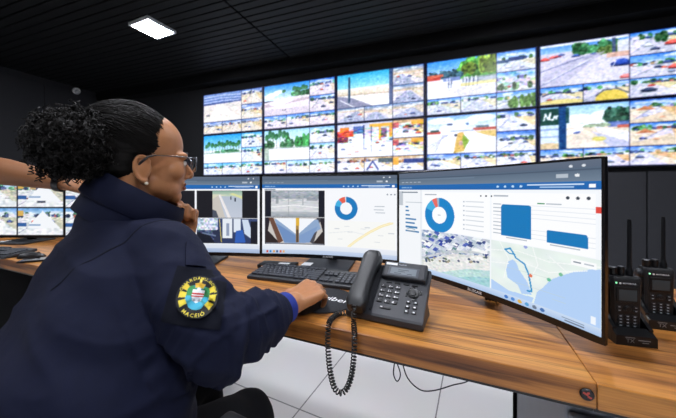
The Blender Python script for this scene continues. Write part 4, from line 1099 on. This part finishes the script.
a = coords(me); set_coords(me, a - np.array(BASE))
woman = link('person', me, skin, None, True, BASE)
tag(woman, 'seated woman in navy uniform with curly black hair and glasses, hand on mouse', 'person')
def child(name, bm, m, smooth=True, angle=60):
    bmesh.ops.translate(bm, verts=bm.verts[:], vec=-BASE); return obj(name, bm, m, woman, smooth, angle=angle)
# nails
for p, d, r in tipsR:
    bm = bmesh.new(); sd = V((-d.y, d.x, 0)).normalized()
    ellipsoid(bm, basis(p - d * .001 + V((0, 0, r * .62)), d, sd, d.cross(sd)), (.0065, .005, .0016), 12, 8)
    child('fingernail', bm, mat('nail_pink', '#c99a84', 0.3))

# jacket: body and both sleeves in one cloth
def ringpts(c, r, b, a, d, n=40, p=0.85):
    return [V(c) + r * a * math.copysign(abs(math.cos(t)) ** p, math.cos(t)) + b * d * math.copysign(abs(math.sin(t)) ** p, math.sin(t)) for t in [2 * PI * j / n for j in range(n)]]
bm = bmesh.new()
rows = [(-.500, .535, .50, .185, .160, 0), (-.500, .548, .58, .205, .176, 0), (-.500, .570, .67, .208, .176, .1), (-.503, .605, .77, .198, .160, .3), (-.512, .640, .86, .180, .138, .6),
        (-.523, .672, .93, .160, .118, .9), (-.530, .692, .98, .130, .098, 1), (-.536, .702, 1.02, .092, .080, 1), (-.530, .706, 1.045, .075, .072, 1)]
rings = []
for x, y, z, a_, b_, w in rows:
    an = math.atan2(-.45, .89) * (1 - w) + math.atan2(-.53, .85) * w
    r_ = V((math.cos(an), math.sin(an), 0)); bb = V((-math.sin(an), math.cos(an), 0))
    rings.append(ringpts((x, y, z), r_, bb, a_, b_))
loft(bm, rings)
for S_, E_, W_ in ((SR, ER, WR), (SL, EL, WL)):
    limb(bm, [NB + V((0, 0, -.035)), NB.lerp(S_, .6) + V((0, 0, -.012)), S_], [.060, .072, .078], 24, 5)
    dW = (W_ - E_).normalized()
    limb(bm, [S_, S_.lerp(E_, .5), E_, E_.lerp(W_, .5), W_ - dW * .088], [.079, .077, .069, .054, .041], 28, 6)
me = remesh(bm, 0.0055, 6, 0.6)
a = coords(me); nn = normals(me)
axU, axF = (ER - SR).normalized(), (WR - ER).normalized()
def fold(p):
    p = V(p); q = 0.0
    # folds across the right sleeve, strongest at the elbow bend and behind the cuff
    for A_, B_, ax in ((SR, ER, axU), (ER, WR, axF)):
        t = (p - A_).dot(ax); L_ = (B_ - A_).length; rad = (p - A_ - ax * t).length
        if -.02 < t < L_ + .02 and rad < .12:
            tt = t / L_
            w = (max(0, tt - .25) if A_ is SR else 1.0 - .45 * tt)
            s = noise.noise(V((t * 34, 0, 0)) + (p - A_ - ax * t) * 9 + V((A_.x * 50, 3, 1)))
            q += (.5 - abs(s)) * .024 * w
    q += noise.noise(p * 8.0) * .009
    s = noise.noise(V((p.x * 5 + p.y * 3, p.y * 5, p.z * 17 + p.x * 6)))
    q += (.4 - abs(s)) * .017
    q += noise.noise(p * 45) * .0009
    return q
disp = np.array([fold(p) for p in a])
a = a + nn * disp[:, None]
set_coords(me, a - np.array(BASE))
jacket = link('jacket', me, navy, woman, True)
JB = BVHTree.FromPolygons([tuple(p) for p in a], [tuple(p.vertices) for p in me.polygons])
def on_jacket(c, d):
    """outermost point of the jacket from c along d"""
    c = V(c); d = V(d).normalized()
    h = JB.ray_cast(c + d * .4, -d)
    if h[0] is None: return c + d * .08, d
    return h[0], h[1]
# collar
cf, cr_ = V((.87, .49, -.58)).normalized(), V((.49, -.87, 0)).normalized()
def collar_ring(c, a_, b_, lift=0.0, n=40):
    return [V(c) + cr_ * a_ * math.cos(t) + cf * b_ * math.sin(t) + V((0, 0, lift * (1 - .3 * math.sin(t)))) for t in [2 * PI * j / n for j in range(n)]]
bm = bmesh.new()
loft(bm, [collar_ring((-0.535, 0.708, 1.007), .098, .110), collar_ring((-0.514, 0.715, 1.046), .093, .109), collar_ring((-0.498, 0.721, 1.082), .087, .105), collar_ring((-0.490, 0.724, 1.096), .082, .101),
          collar_ring((-0.488, 0.724, 1.095), .077, .096), collar_ring((-0.511, 0.717, 1.059), .076, .095), collar_ring((-0.535, 0.708, 1.007), .078, .096)], False, True)
bmesh.ops.subdivide_edges(bm, edges=bm.edges[:], cuts=1, use_grid_fill=True)
for v in bm.verts: v.co += V((1, -1, .5)).normalized() * noise.noise(v.co * 22) * .004
cc = child('collar', bm, navy)
bm = bmesh.new()                                      # folded leaf of the collar
loft(bm, [collar_ring((-0.491, 0.724, 1.100), .084, .103), collar_ring((-0.502, 0.720, 1.079), .095, .112), collar_ring((-0.518, 0.715, 1.046), .101, .115), collar_ring((-0.519, 0.714, 1.043), .097, .111), collar_ring((-0.503, 0.719, 1.074), .090, .107)], False, True)
bmesh.ops.subdivide_edges(bm, edges=bm.edges[:], cuts=1, use_grid_fill=True)
for v in bm.verts: v.co += V((1, -1, .5)).normalized() * noise.noise(v.co * 18 + V((5, 5, 5))) * .005
bmesh.ops.translate(bm, verts=bm.verts[:], vec=-BASE); obj('collar_fold', bm, navy, cc, True, angle=60)
# cuffs
def cuff(S_, W_, name):
    d = (W_ - S_).normalized(); u = d.orthogonal().normalized(); v = d.cross(u)
    Mx = basis(W_ - d * .088, u, v, d)
    bm = bmesh.new(); lathe(bm, [(.0445, -.004), (.0470, .0), (.0455, .018), (.0435, .034), (.0422, .037), (.0385, .035), (.0385, .010)], Mx, 36, False)
    for w in bm.verts: w.co += (w.co - (W_ - d * .03)).normalized() * noise.noise(w.co * 40) * .003
    c = child(name, bm, navy)
    bm = bmesh.new(); lathe(bm, [(.0390, .024), (.0380, .060), (.0365, .0635), (.0335, .061), (.033, .03)], Mx, 32, False)
    for w in bm.verts: w.co += (w.co - W_).normalized() * noise.noise(w.co * 50) * .002
    bmesh.ops.translate(bm, verts=bm.verts[:], vec=-BASE)
    l = obj('cuff_lining', bm, mat('royal_blue_cloth', '#152c86', 0.8, bump=.2, bscale=1400), c, True, angle=60)
    l['label'] = 'royal blue lining at the cuff'
cuff(ER, WR, 'cuff'); cuff(EL, WL, 'cuff')
# panels laid on the sleeve
def sheet(c, d, upv, w, h, nx, ny, lift, shape=None):
    """points of a cloth panel lying on the jacket around the spot reached from c along d"""
    d = V(d).normalized(); up = V(upv); up = (up - d * up.dot(d)).normalized(); s = up.cross(d).normalized()
    P = {}
    for j in range(ny + 1):
        for i in range(nx + 1):
            x, y = (i / nx - .5) * w, (j / ny - .5) * h
            if shape and not shape(x, y): continue
            q, nrm = JB.ray_cast(V(c) + d * .4 + s * x + up * y, -d)[:2]
            if q is None: continue
            P[i, j] = q
    avg = {}
    for (i, j), q in P.items():                       # a stiff panel smooths the folds beneath it
        ns = [P[k] for k in ((i + di, j + dj) for di in (-2, -1, 0, 1, 2) for dj in (-2, -1, 0, 1, 2)) if k in P]
        avg[i, j] = sum(ns, V()) / len(ns)
    return {k: avg[k].lerp(P[k], .3) + d * lift for k in P}, d, s, up
def panel_mesh(P, d, th):
    bm = bmesh.new(); A = {k: bm.verts.new(p) for k, p in P.items()}; B = {k: bm.verts.new(p - d * th) for k, p in P.items()}
    cnt = {}
    for (i, j) in P:
        ks = [(i, j), (i + 1, j), (i + 1, j + 1), (i, j + 1)]
        if all(k in P for k in ks):
            bm.faces.new([A[k] for k in ks]); bm.faces.new([B[k] for k in ks[::-1]])
            for e in zip(ks, ks[1:] + ks[:1]): cnt.setdefault(frozenset(e), []).append(e)
    for e in cnt.values():
        if len(e) == 1:
            p, q = e[0]; bm.faces.new((A[q], A[p], B[p], B[q]))
    bmesh.ops.delete(bm, geom=[v for v in bm.verts if not v.link_faces], context='VERTS')
    return bm
mid = SR.lerp(ER, .50)
look = V((.42, -.86, .24))                             # outward side of the upper arm
upv = V((.22, .11, 1))
mid = mid + V((.016, .008, .004))
P, d_, s_, u_ = sheet(mid, look, upv, .105, .105, 24, 24, .0035)
child('sleeve_pocket', panel_mesh(P, d_, .006), navy_dark)
# embroidered patch
N_ = 96
cv = Canvas(N_ + 1, N_ + 1, '#0d0e12'); c = cv
YEL, TEAL = '#e9d23c', '#2f9a9c'
for k in range(3):
    for sx in (-1, 1):
        a0 = R(-30 + 30 * k)
        for o, w in ((0, .075),):
            x, y = math.cos(a0), math.sin(a0)
            c.poly([(.5 + sx * (.20 * x - w * .6 * y), .5 + .20 * y + w * .6 * x), (.5 + sx * (.425 * x - w * y), .5 + .425 * y + w * x), (.5 + sx * (.425 * x + w * y), .5 + .425 * y - w * x), (.5 + sx * (.20 * x + w * .6 * y), .5 + .20 * y - w * .6 * x)], YEL)
c.ell(.5, .5, .27, .27, '#2b8f96'); c.ell(.5, .70, .17, .10, '#3aa7c4'); c.ell(.33, .42, .10, .14, '#2f8a4a'); c.ell(.67, .42, .10, .14, '#2f8a4a'); c.ell(.30, .56, .07, .06, '#3aa7c4'); c.ell(.70, .56, .07, .06, '#3aa7c4')
c.poly([(.38, .22), (.46, .20), (.5, .13), (.54, .20), (.62, .22), (.60, .30), (.40, .30)], '#d9a92c'); c.rect(.40, .27, .60, .315, '#e8c23c'); c.ell(.5, .14, .025, .06, '#efdb60')
c.poly([(.36, .36), (.64, .36), (.64, .52), (.57, .62), (.5, .66), (.43, .62), (.36, .52)], '#eef0f2'); c.rect(.36, .43, .64, .475, '#c23a34'); c.rect(.36, .50, .64, .525, '#c23a34'); c.ell(.5, .58, .11, .055, '#b9bcc2'); c.ell(.44, .60, .03, .03, '#7f868c'); c.ell(.56, .60, .03, .03, '#7f868c'); c.ell(.5, .345, .05, .04, '#e9eef2')
c.line([(.5 + .478 * math.cos(a), .5 + .478 * math.sin(a)) for a in [2 * PI * k / 60 for k in range(61)]], .010, '#15171c')
P, d_, s_, u_ = sheet(mid, look, upv, .074, .074, N_, N_, .0105, lambda x, y: math.hypot(x, y) <= .0366)
bm = bmesh.new(); idx = list(P); vs = {k: bm.verts.new(P[k] - BASE) for k in idx}
for (i, j) in idx:
    ks = [(i, j), (i + 1, j), (i + 1, j + 1), (i, j + 1)]
    if all(k in vs for k in ks): bm.faces.new([vs[k] for k in ks])
mp_ = bpy.data.meshes.new('sleeve_patch'); bm.verts.index_update(); bm.to_mesh(mp_); bm.free()
cols = []
for (i, j) in idx: cols += [*[((x + .055) / 1.055) ** 2.4 if x > .04045 else x / 12.92 for x in cv.a[N_ - j, i]], 1.0]
at = mp_.color_attributes.new('picture', 'FLOAT_COLOR', 'POINT'); at.data.foreach_set('color', cols)
patch = link('sleeve_patch', mp_, print_mat('embroidery', 0.75), woman, True)
patch['label'] = 'round black embroidered sleeve patch with yellow rays and shield'
cc_ = sum((P[k] for k in idx), V()) / len(idx)
bm = bmesh.new()                                       # lettering around the patch
def arc_text(s, ang0, rad, size, flip=False):
    pts = [text_poly(ch, size, .02) for ch in s]
    adv = [(w + size * .16) / rad for _, _, w in pts]
    ang = ang0 - sum(adv) / 2 * (1 if not flip else -1)
    for (pp, fs, w), ad in zip(pts, adv):
        vv = []
        for x, y in pp:
            rr, aa = (rad + y, ang + x / rad) if not flip else (rad + size * .7 - y, ang - x / rad)
            X, Y = rr * math.sin(aa), rr * math.cos(aa)
            q = JB.ray_cast(V(mid) + d_ * .4 + s_ * X + u_ * Y, -d_)[0]
            k = (round((X / .074 + .5) * N_), round((Y / .074 + .5) * N_))
            q = P.get(k, q)
            q0 = V(mid) + s_ * X + u_ * Y
            vv.append(bm.verts.new(q0 + d_ * ((q - q0).dot(d_) + .0012)))
        for f in fs:
            try: bm.faces.new([vv[i] for i in f])
            except ValueError: pass
        ang += ad if not flip else -ad
for word in (('GUARDA', R(-40), .0284, .0076), ('MUNICIPAL', R(42), .0284, .0070), ('MACEIÓ', R(180), .0278, .0080, True)):
    bm = bmesh.new(); arc_text(*word); bmesh.ops.translate(bm, verts=bm.verts[:], vec=-BASE)
    obj('patch_lettering', bm, mat('yellow_thread', '#e3cf45', 0.7), patch)
# shoulder tab above the patch
P, d_, s_, u_ = sheet(SR.lerp(ER, .20) + V((.03, .01, .02)), (.62, -.66, .42), upv, .045, .062, 14, 18, .006)
child('shoulder_tab', panel_mesh(P, d_, .006), navy)
# stitched armhole seam
bm = bmesh.new(); pts = []
S0 = NB.lerp(SR, .72) + V((0, 0, -.035)); axs = V((.76, -.48, -.42)).normalized(); o1 = axs.orthogonal().normalized(); o2 = axs.cross(o1)
for k in range(72):
    t = 2 * PI * k / 72; dr = o1 * math.cos(t) + o2 * math.sin(t); q, n1 = on_jacket(S0, dr)
    if (q - S0).length < .17 and dr.dot(V((-.5, -.75, .35))) > -.1: pts.append(q - n1 * .0008)
    elif len(pts) > 6:
        tube(bm, pts, .0022, 6); pts = []
    else: pts = []
if len(pts) > 3: tube(bm, pts, .0022, 6)
child('armhole_seam', bm, navy_dark)

# trousers and shoes
bm = bmesh.new()
loft(bm, [ringpts(HIP + V((0, 0, z)), hr, hb, a_, b_) for z, a_, b_ in ((-.085, .15, .12), (-.05, .19, .15), (.0, .20, .16), (.06, .19, .155))])
for A_, K_, N2 in ((HR_, KR, AR), (HL_, KL, AL)): limb(bm, [A_, K_, N2], [.098, .074, .056], 24, 8)
me = remesh(bm, .008, 5)
a = coords(me); nn = normals(me)
a = a + nn * np.array([noise.noise(V(p) * 12) * .006 + (.4 - abs(noise.noise(V((p[0] * 8, p[1] * 8, p[2] * 22))))) * .006 for p in a])[:, None]
set_coords(me, a - np.array(BASE)); link('trousers', me, trouser, woman, True)
for A_ in (AR, AL):
    bm = bmesh.new()
    loft(bm, [[A_ + hb * y + hr * w * math.cos(t) + V((0, 0, -A_.z + (h0 if math.sin(t) < 0 else h1 * math.sin(t)) + .002)) for t in [2 * PI * j / 20 for j in range(20)]] for y, w, h0, h1 in ((-.07, .028, 0, .09), (-.05, .038, 0, .12), (.02, .042, 0, .11), (.08, .047, 0, .075), (.14, .046, 0, .055), (.18, .03, 0, .035))])
    child('shoe', bm, satin_black)

# hair
bm = bmesh.new(); S = H @ Matrix.Scale(.95, 4)
ellipsoid(bm, S @ xf((-.046, 0, .046)), (.104, .0835, .092), 40, 26)
ellipsoid(bm, S @ xf((-.060, 0, -.010)), (.066, .068, .075), 32, 20)
ellipsoid(bm, S @ xf((-.078, 0, -.060)), (.036, .044, .034), 24, 16)
for s in (1, -1): ellipsoid(bm, S @ xf((-.030, s * .052, .030)), (.056, .030, .044), 24, 16)
me = remesh(bm, .004, 4)
a = coords(me); nn = normals(me); Hi = H.inverted()
def comb(p):
    q = Hi @ V(p)
    an = math.atan2(q.y, q.z + .02); return (noise.noise(V((an * 26, q.x * 7, 1.0)))) * .0028 + noise.noise(V((an * 60, q.x * 12, 4.0))) * .0013
a = a + nn * np.array([comb(p) for p in a])[:, None]
set_coords(me, a - np.array(BASE)); hair = link('hair', me, hair_m, woman, True)
rg = random.Random(11)
PC = V((-.578, .635, 1.207))
bm = bmesh.new()
HB = BVHTree.FromPolygons([tuple(p) for p in a], [tuple(p.vertices) for p in me.polygons])
for k in range(420):                                  # combed strands running back to the tie
    th_ = rg.uniform(-1.9, 1.9); x0 = .052 - .030 * abs(th_) - rg.random() ** 2 * .08; pts = []
    for i in range(12):
        f = i / 11; x = x0 + (-.150 - x0) * f; tt = th_ * (1 - f * .45) + .05 * math.sin(f * 9 + k)
        q = V((x, math.sin(tt) * .12, .025 + math.cos(tt) * .13))
        o = H @ V((max(-.10, min(.03, x)), 0, .02)); d = (H @ q) - o
        h = HB.ray_cast(o + d * 2.2, -d.normalized())
        if h[0] is None: continue
        pts.append(h[0] + h[1] * rg.uniform(.0002, .0020))
    if len(pts) > 4: tube(bm, pts, [.0008] * (len(pts) - 1) + [.0004], 4, caps=False)
child_ = child('combed_strands', bm, hair_m); child_.parent = hair
bm = bmesh.new(); ellipsoid(bm, Matrix.Translation(PC), (.074, .072, .066), 40, 24)
limb(bm, [PC, H @ V((-.09, 0, .02))], [.055, .05])
for v in bm.verts: v.co += (v.co - PC).normalized() * noise.noise(v.co * 40) * .014
core = child('curl_core', bm, hair_m); core.parent = hair
bm = bmesh.new()
def curl(p, d, ln, rad, turns, tr):
    d = d.normalized(); u = d.orthogonal().normalized(); u = Matrix.Rotation(rg.uniform(0, 6.28), 3, d) @ u; v = d.cross(u); pts = []
    n = int(turns * 9)
    sag = V((0, 0, -1)) * rg.uniform(.0, .5) * ln
    for i in range(n + 1):
        f = i / n; a_ = f * turns * 2 * PI; r_ = rad * (.5 + .6 * f)
        pts.append(p + d * ln * f + sag * f * f + u * r_ * math.cos(a_) + v * r_ * math.sin(a_))
    tube(bm, pts, [tr] * n + [tr * .5], 4, caps=False)
for k in range(2600):
    d = V((rg.gauss(0, 1), rg.gauss(0, 1), rg.gauss(0, 1))).normalized()
    if d.dot(Fh) > .55 and rg.random() < .8: continue
    p = PC + V((d.x * .072, d.y * .070, d.z * .064)) * rg.uniform(.72, 1.06)
    dd = (d + V((rg.gauss(0, .5), rg.gauss(0, .5), rg.gauss(0, .5)))).normalized()
    curl(p, dd, rg.uniform(.012, .030), rg.uniform(.0028, .0052), rg.uniform(1.5, 3.4), rg.uniform(.0008, .0014))
for k in range(120):                                  # loose curls hanging at the nape
    p = PC + V((rg.uniform(-.06, .07), rg.uniform(-.05, .05), -.058)); curl(p, V((rg.gauss(0, .3), rg.gauss(0, .3), -1)), rg.uniform(.012, .026), rg.uniform(.003, .005), rg.uniform(2, 3.5), .0012)
for k in range(0):
    th_ = rg.uniform(-1.2, 1.2); q = H @ V((.040 - .02 * abs(th_), math.sin(th_) * .078, .04 + math.cos(th_) * .085)); curl(q, -Fh + V((0, 0, rg.uniform(-.2, .6))), rg.uniform(.008, .02), .002, 1, .0005)
cu = child('curls', bm, hair_m); cu.parent = hair
# brows, eyes
for s in (1, -1):
    bm = bmesh.new(); ellipsoid(bm, S @ xf((.0755, s * .033, -.012)), (.0115, .0125, .0115), 20, 14); child('eye', bm, mat('eye_white', '#d9d3cc', 0.2))
    bm = bmesh.new(); tube(bm, [S @ V((x, s * y, z)) for x, y, z in ((.090, .014, .010), (.088, .028, .017), (.078, .044, .014), (.068, .053, .006))], [.002, .003, .0026, .001], 8); child('eyebrow', bm, hair_m)
    bm = bmesh.new(); tube(bm, [S @ V((.088 - .012 * abs(t) ** 2, s * (.033 + .015 * t), -.006 + .002 * (1 - t * t))) for t in (-1, -.5, 0, .5, 1)], .0016, 6); child('eyelashes', bm, hair_m)
for s in (1, -1):
    bm = bmesh.new(); ellipsoid(bm, S @ xf((.0855, s * .033, -.013)), (.003, .0055, .0055), 14, 10); child('iris', bm, mat('iris_dark', '#20130c', 0.15))
bm = bmesh.new()
for zz, r_ in ((-.071, .0072), (-.082, .0080)): ellipsoid(bm, S @ xf((.0875, 0, zz)), (.0105, .0215, r_), 20, 12)
child('lips', bm, mat('lip_brown', '#7d4438', 0.4, sss=.1))
# glasses
gm = mat('glasses_metal', '#8d8f94', 0.25, 0.9); gl = thing  # metal rims
bm = bmesh.new()
for s in (1, -1):
    rim = [S @ V((.112 - .010 * abs(math.cos(t) * .5 + .5) ** 2 * .9, s * (.034 + .027 * math.copysign(abs(math.cos(t)) ** .7, math.cos(t))), -.012 + .021 * math.copysign(abs(math.sin(t)) ** .7, math.sin(t)))) for t in [2 * PI * k / 32 for k in range(32)]]
    tube(bm, rim, .0016, 8, True)
    tube(bm, [S @ V(p) for p in ((.103, s * .061, .002), (.096, s * .070, .003), (.05, s * .079, .000), (.0, s * .083, -.004))], .0014, 8)
tube(bm, [S @ V(p) for p in ((.111, .008, -.004), (.116, 0, .000), (.111, -.008, -.004))], .0014, 8)
g = child('glasses', bm, gm)
for s in (1, -1):
    bm = bmesh.new(); tube(bm, [S @ V(p) for p in ((.0, s * .083, -.004), (-.018, s * .084, -.010), (-.032, s * .080, -.026), (-.040, s * .075, -.042))], [.0018, .0026, .003, .0024], 8); q = child('temple_tip', bm, satin_black); q.parent = g
    bm = bmesh.new(); f = []
    rim = [S @ V((.1105 - .010 * abs(math.cos(t) * .5 + .5) ** 2 * .9, s * (.034 + .0262 * math.copysign(abs(math.cos(t)) ** .7, math.cos(t))), -.012 + .0202 * math.copysign(abs(math.sin(t)) ** .7, math.sin(t)))) for t in [2 * PI * k / 32 for k in range(32)]]
    loft(bm, [rim, [p + (H.to_3x3() @ V((.0012, 0, 0))) for p in rim]]); q = child('lens', bm, mat('lens_glass', '#f4f8fb', 0.02, trans=1.0, var=0.0)); q.parent = g
bm = bmesh.new(); ball(bm, S @ V((-.018, -.0845, -.076)), .0042); child('earring', bm, mat('pearl', '#e6dccb', 0.2))

# the person reaching in from the left
def person_two():
    B = V((-1.53, 0.95, 0)); f = V((.90, .43, 0)).normalized(); r = V((f.y, -f.x, 0))
    nb = V((-1.53, .95, 1.47)); sr = V((-1.43, .795, 1.39)); er = V((-1.245, .985, 1.180)); wr = V((-0.985, 1.040, 1.124))
    sl = nb - r * .19 + V((0, 0, -.08)); el = sl + V((-.03, .05, -.29)); wl = el + f * .10 + V((0, 0, -.24))
    bm = bmesh.new(); Hd = basis(nb + f * .05 + V((0, 0, .20)), f, -r, V((0, 0, 1)))
    add_head(bm, Hd, nb)
    hip = V((-1.55, .94, .95))
    loft(bm, [[c + r * a_ * math.cos(t) + f * b_ * math.sin(t) for t in [2 * PI * j / 28 for j in range(28)]] for c, a_, b_ in ((hip - V((0, 0, .08)), .15, .11), (hip + V((0, 0, .1)), .145, .10), (hip + V((0, 0, .32)), .16, .11), (nb - V((0, 0, .08)), .14, .09), (nb, .06, .06))])
    limb(bm, [nb - V((0, 0, .05)), sr, er, er.lerp(wr, .3), wr], [.06, .055, .046, .047, .027]); limb(bm, [nb - V((0, 0, .05)), sl, el, wl], [.06, .055, .043, .027])
    for s in (1, -1):
        h0 = hip + r * .09 * s; limb(bm, [h0, h0 + V((0, 0, -.43)), h0 + V((0, 0, -.86))], [.085, .06, .04]); limb(bm, [h0 + V((0, 0, -.87)), h0 + f * .13 + V((0, 0, -.92))], [.04, .028])
    add_hand(bm, wr, (.93, .10, -.22), (.1, -.45, .9), True, [(8, 18, 12), (20, 35, 20), (30, 45, 25), (35, 50, 25)], (.1, .1), .02, 1.0)
    add_hand(bm, wl, (f.x * .2, f.y * .2, -1), -r, False, (18, 25, 15))
    me = remesh(bm, .0042, 3); set_coords(me, coords(me) - np.array(B))
    p = link('person', me, skin2, None, True, B)
    tag(p, 'person reaching in from the left edge, bare forearm with dark wristband', 'person')
    bm = bmesh.new(); loft(bm, [ringpts(c, r, f, a_, b_) for c, a_, b_ in ((hip - V((0, 0, .10)), .185, .14), (hip + V((0, 0, .1)), .18, .135), (hip + V((0, 0, .32)), .19, .14), (nb - V((0, 0, .08)), .165, .105), (nb - V((0, 0, .01)), .078, .076))])
    limb(bm, [nb - V((0, 0, .06)), sr, sr.lerp(er, .62)], [.07, .075, .068]); limb(bm, [nb - V((0, 0, .06)), sl, sl.lerp(el, .7)], [.07, .075, .066])
    me = remesh(bm, .008, 4); set_coords(me, coords(me) - np.array(B)); link('shirt', me, navy, p, True)
    bm = bmesh.new(); loft(bm, [ringpts(hip + V((0, 0, z)), r, f, a_, b_) for z, a_, b_ in ((-.12, .165, .125), (.02, .165, .125))])
    for s in (1, -1):
        h0 = hip + r * .09 * s; limb(bm, [h0, h0 + V((0, 0, -.43)), h0 + V((0, 0, -.87))], [.10, .078, .06])
    me = remesh(bm, .01, 4); set_coords(me, coords(me) - np.array(B)); link('trousers', me, trouser, p, True)
    for s in (1, -1):
        h0 = hip + r * .09 * s; bm = bmesh.new(); ellipsoid(bm, basis(V((h0.x, h0.y, .045)) + f * .06 - B, f, -r, V((0, 0, 1))), (.14, .05, .043)); obj('shoe', bm, satin_black, p, True)
    bm = bmesh.new(); ellipsoid(bm, basis(nb + f * .035 + V((0, 0, .245)) - B, f, -r, V((0, 0, 1))), (.10, .083, .09)); obj('hair', bm, hair_m, p, True)
    d = (wr - er).normalized(); u = d.orthogonal().normalized(); v = d.cross(u); M = Matrix.Translation(-B) @ basis(wr - d * .022, u, v, d)
    bm = bmesh.new(); lathe(bm, [(.0330, -.010), (.0350, -.010), (.0355, .0), (.0350, .010), (.0330, .010)], M, 32, False); w = obj('wristband', bm, satin_black, p, True)
    w['label'] = 'dark wristband'
    return p
person_two()

# ------------------------------------------------------------------ office chair
cz = math.atan2(hb.y, hb.x) - PI / 2
ch = thing('office_chair', 'black office chair carrying the seated woman', 'chair', (-.535, .525, 0), cz)
bm = bmesh.new(); box(bm, (0, .02, .395), (.50, .48, .075), .03, seg=4); obj('seat', bm, trouser, ch, True, angle=50)
bm = bmesh.new(); rings = []
for i in range(9):
    z = .46 + .40 * i / 8; y = -.262 - .012 * math.sin(PI * i / 8) - .05 * (i / 8); w = .21 * (1 - .25 * (i / 8) ** 4)
    rings.append([V((w * math.copysign(abs(math.cos(t)) ** .5, math.cos(t)), y - .05 * (math.cos(t) ** 2 * -.6 + .6) + .022 * math.sin(t), z)) for t in [2 * PI * j / 24 for j in range(24)]])
loft(bm, rings); obj('backrest', bm, trouser, ch, True, angle=50)
bm = bmesh.new(); tube(bm, smooth_path([(0, -.10, .35), (0, -.30, .36), (0, -.345, .46), (0, -.355, .60)]), .02, 10); obj('back_post', bm, satin_black, ch, True)
for s in (-1, 1):
    bm = bmesh.new(); box(bm, (s * .262, .085, .615), (.075, .27, .032), .015, seg=4); ar = obj('armrest', bm, dark_grey, ch, True, angle=50)
    bm = bmesh.new(); tube(bm, smooth_path([(s * .20, .04, .36), (s * .262, .04, .38), (s * .262, .05, .47), (s * .262, .06, .59)]), .016, 10); obj('arm_post', bm, satin_black, ar, True)
bm = bmesh.new(); lathe(bm, [(.028, .09), (.028, .22), (.018, .22), (.018, .35), (.05, .35), (.05, .36)], I4, 16); obj('gas_lift', bm, satin_black, ch, True)
bm = bmesh.new()
for k in range(5):
    a_ = 2 * PI * k / 5; tube(bm, [(0, 0, .095), (.29 * math.cos(a_), .29 * math.sin(a_), .07)], [.026, .014], 10)
obj('base', bm, satin_black, ch, True)
for k in range(5):
    a_ = 2 * PI * k / 5; bm = bmesh.new(); lathe(bm, [(0, -.018), (.024, -.018), (.028, -.012), (.028, .012), (.024, .018), (0, .018)], xf((.29 * math.cos(a_), .29 * math.sin(a_), .0282), rx=R(90), rz=a_ + .6), 16); obj('caster', bm, black_plastic, ch, True)
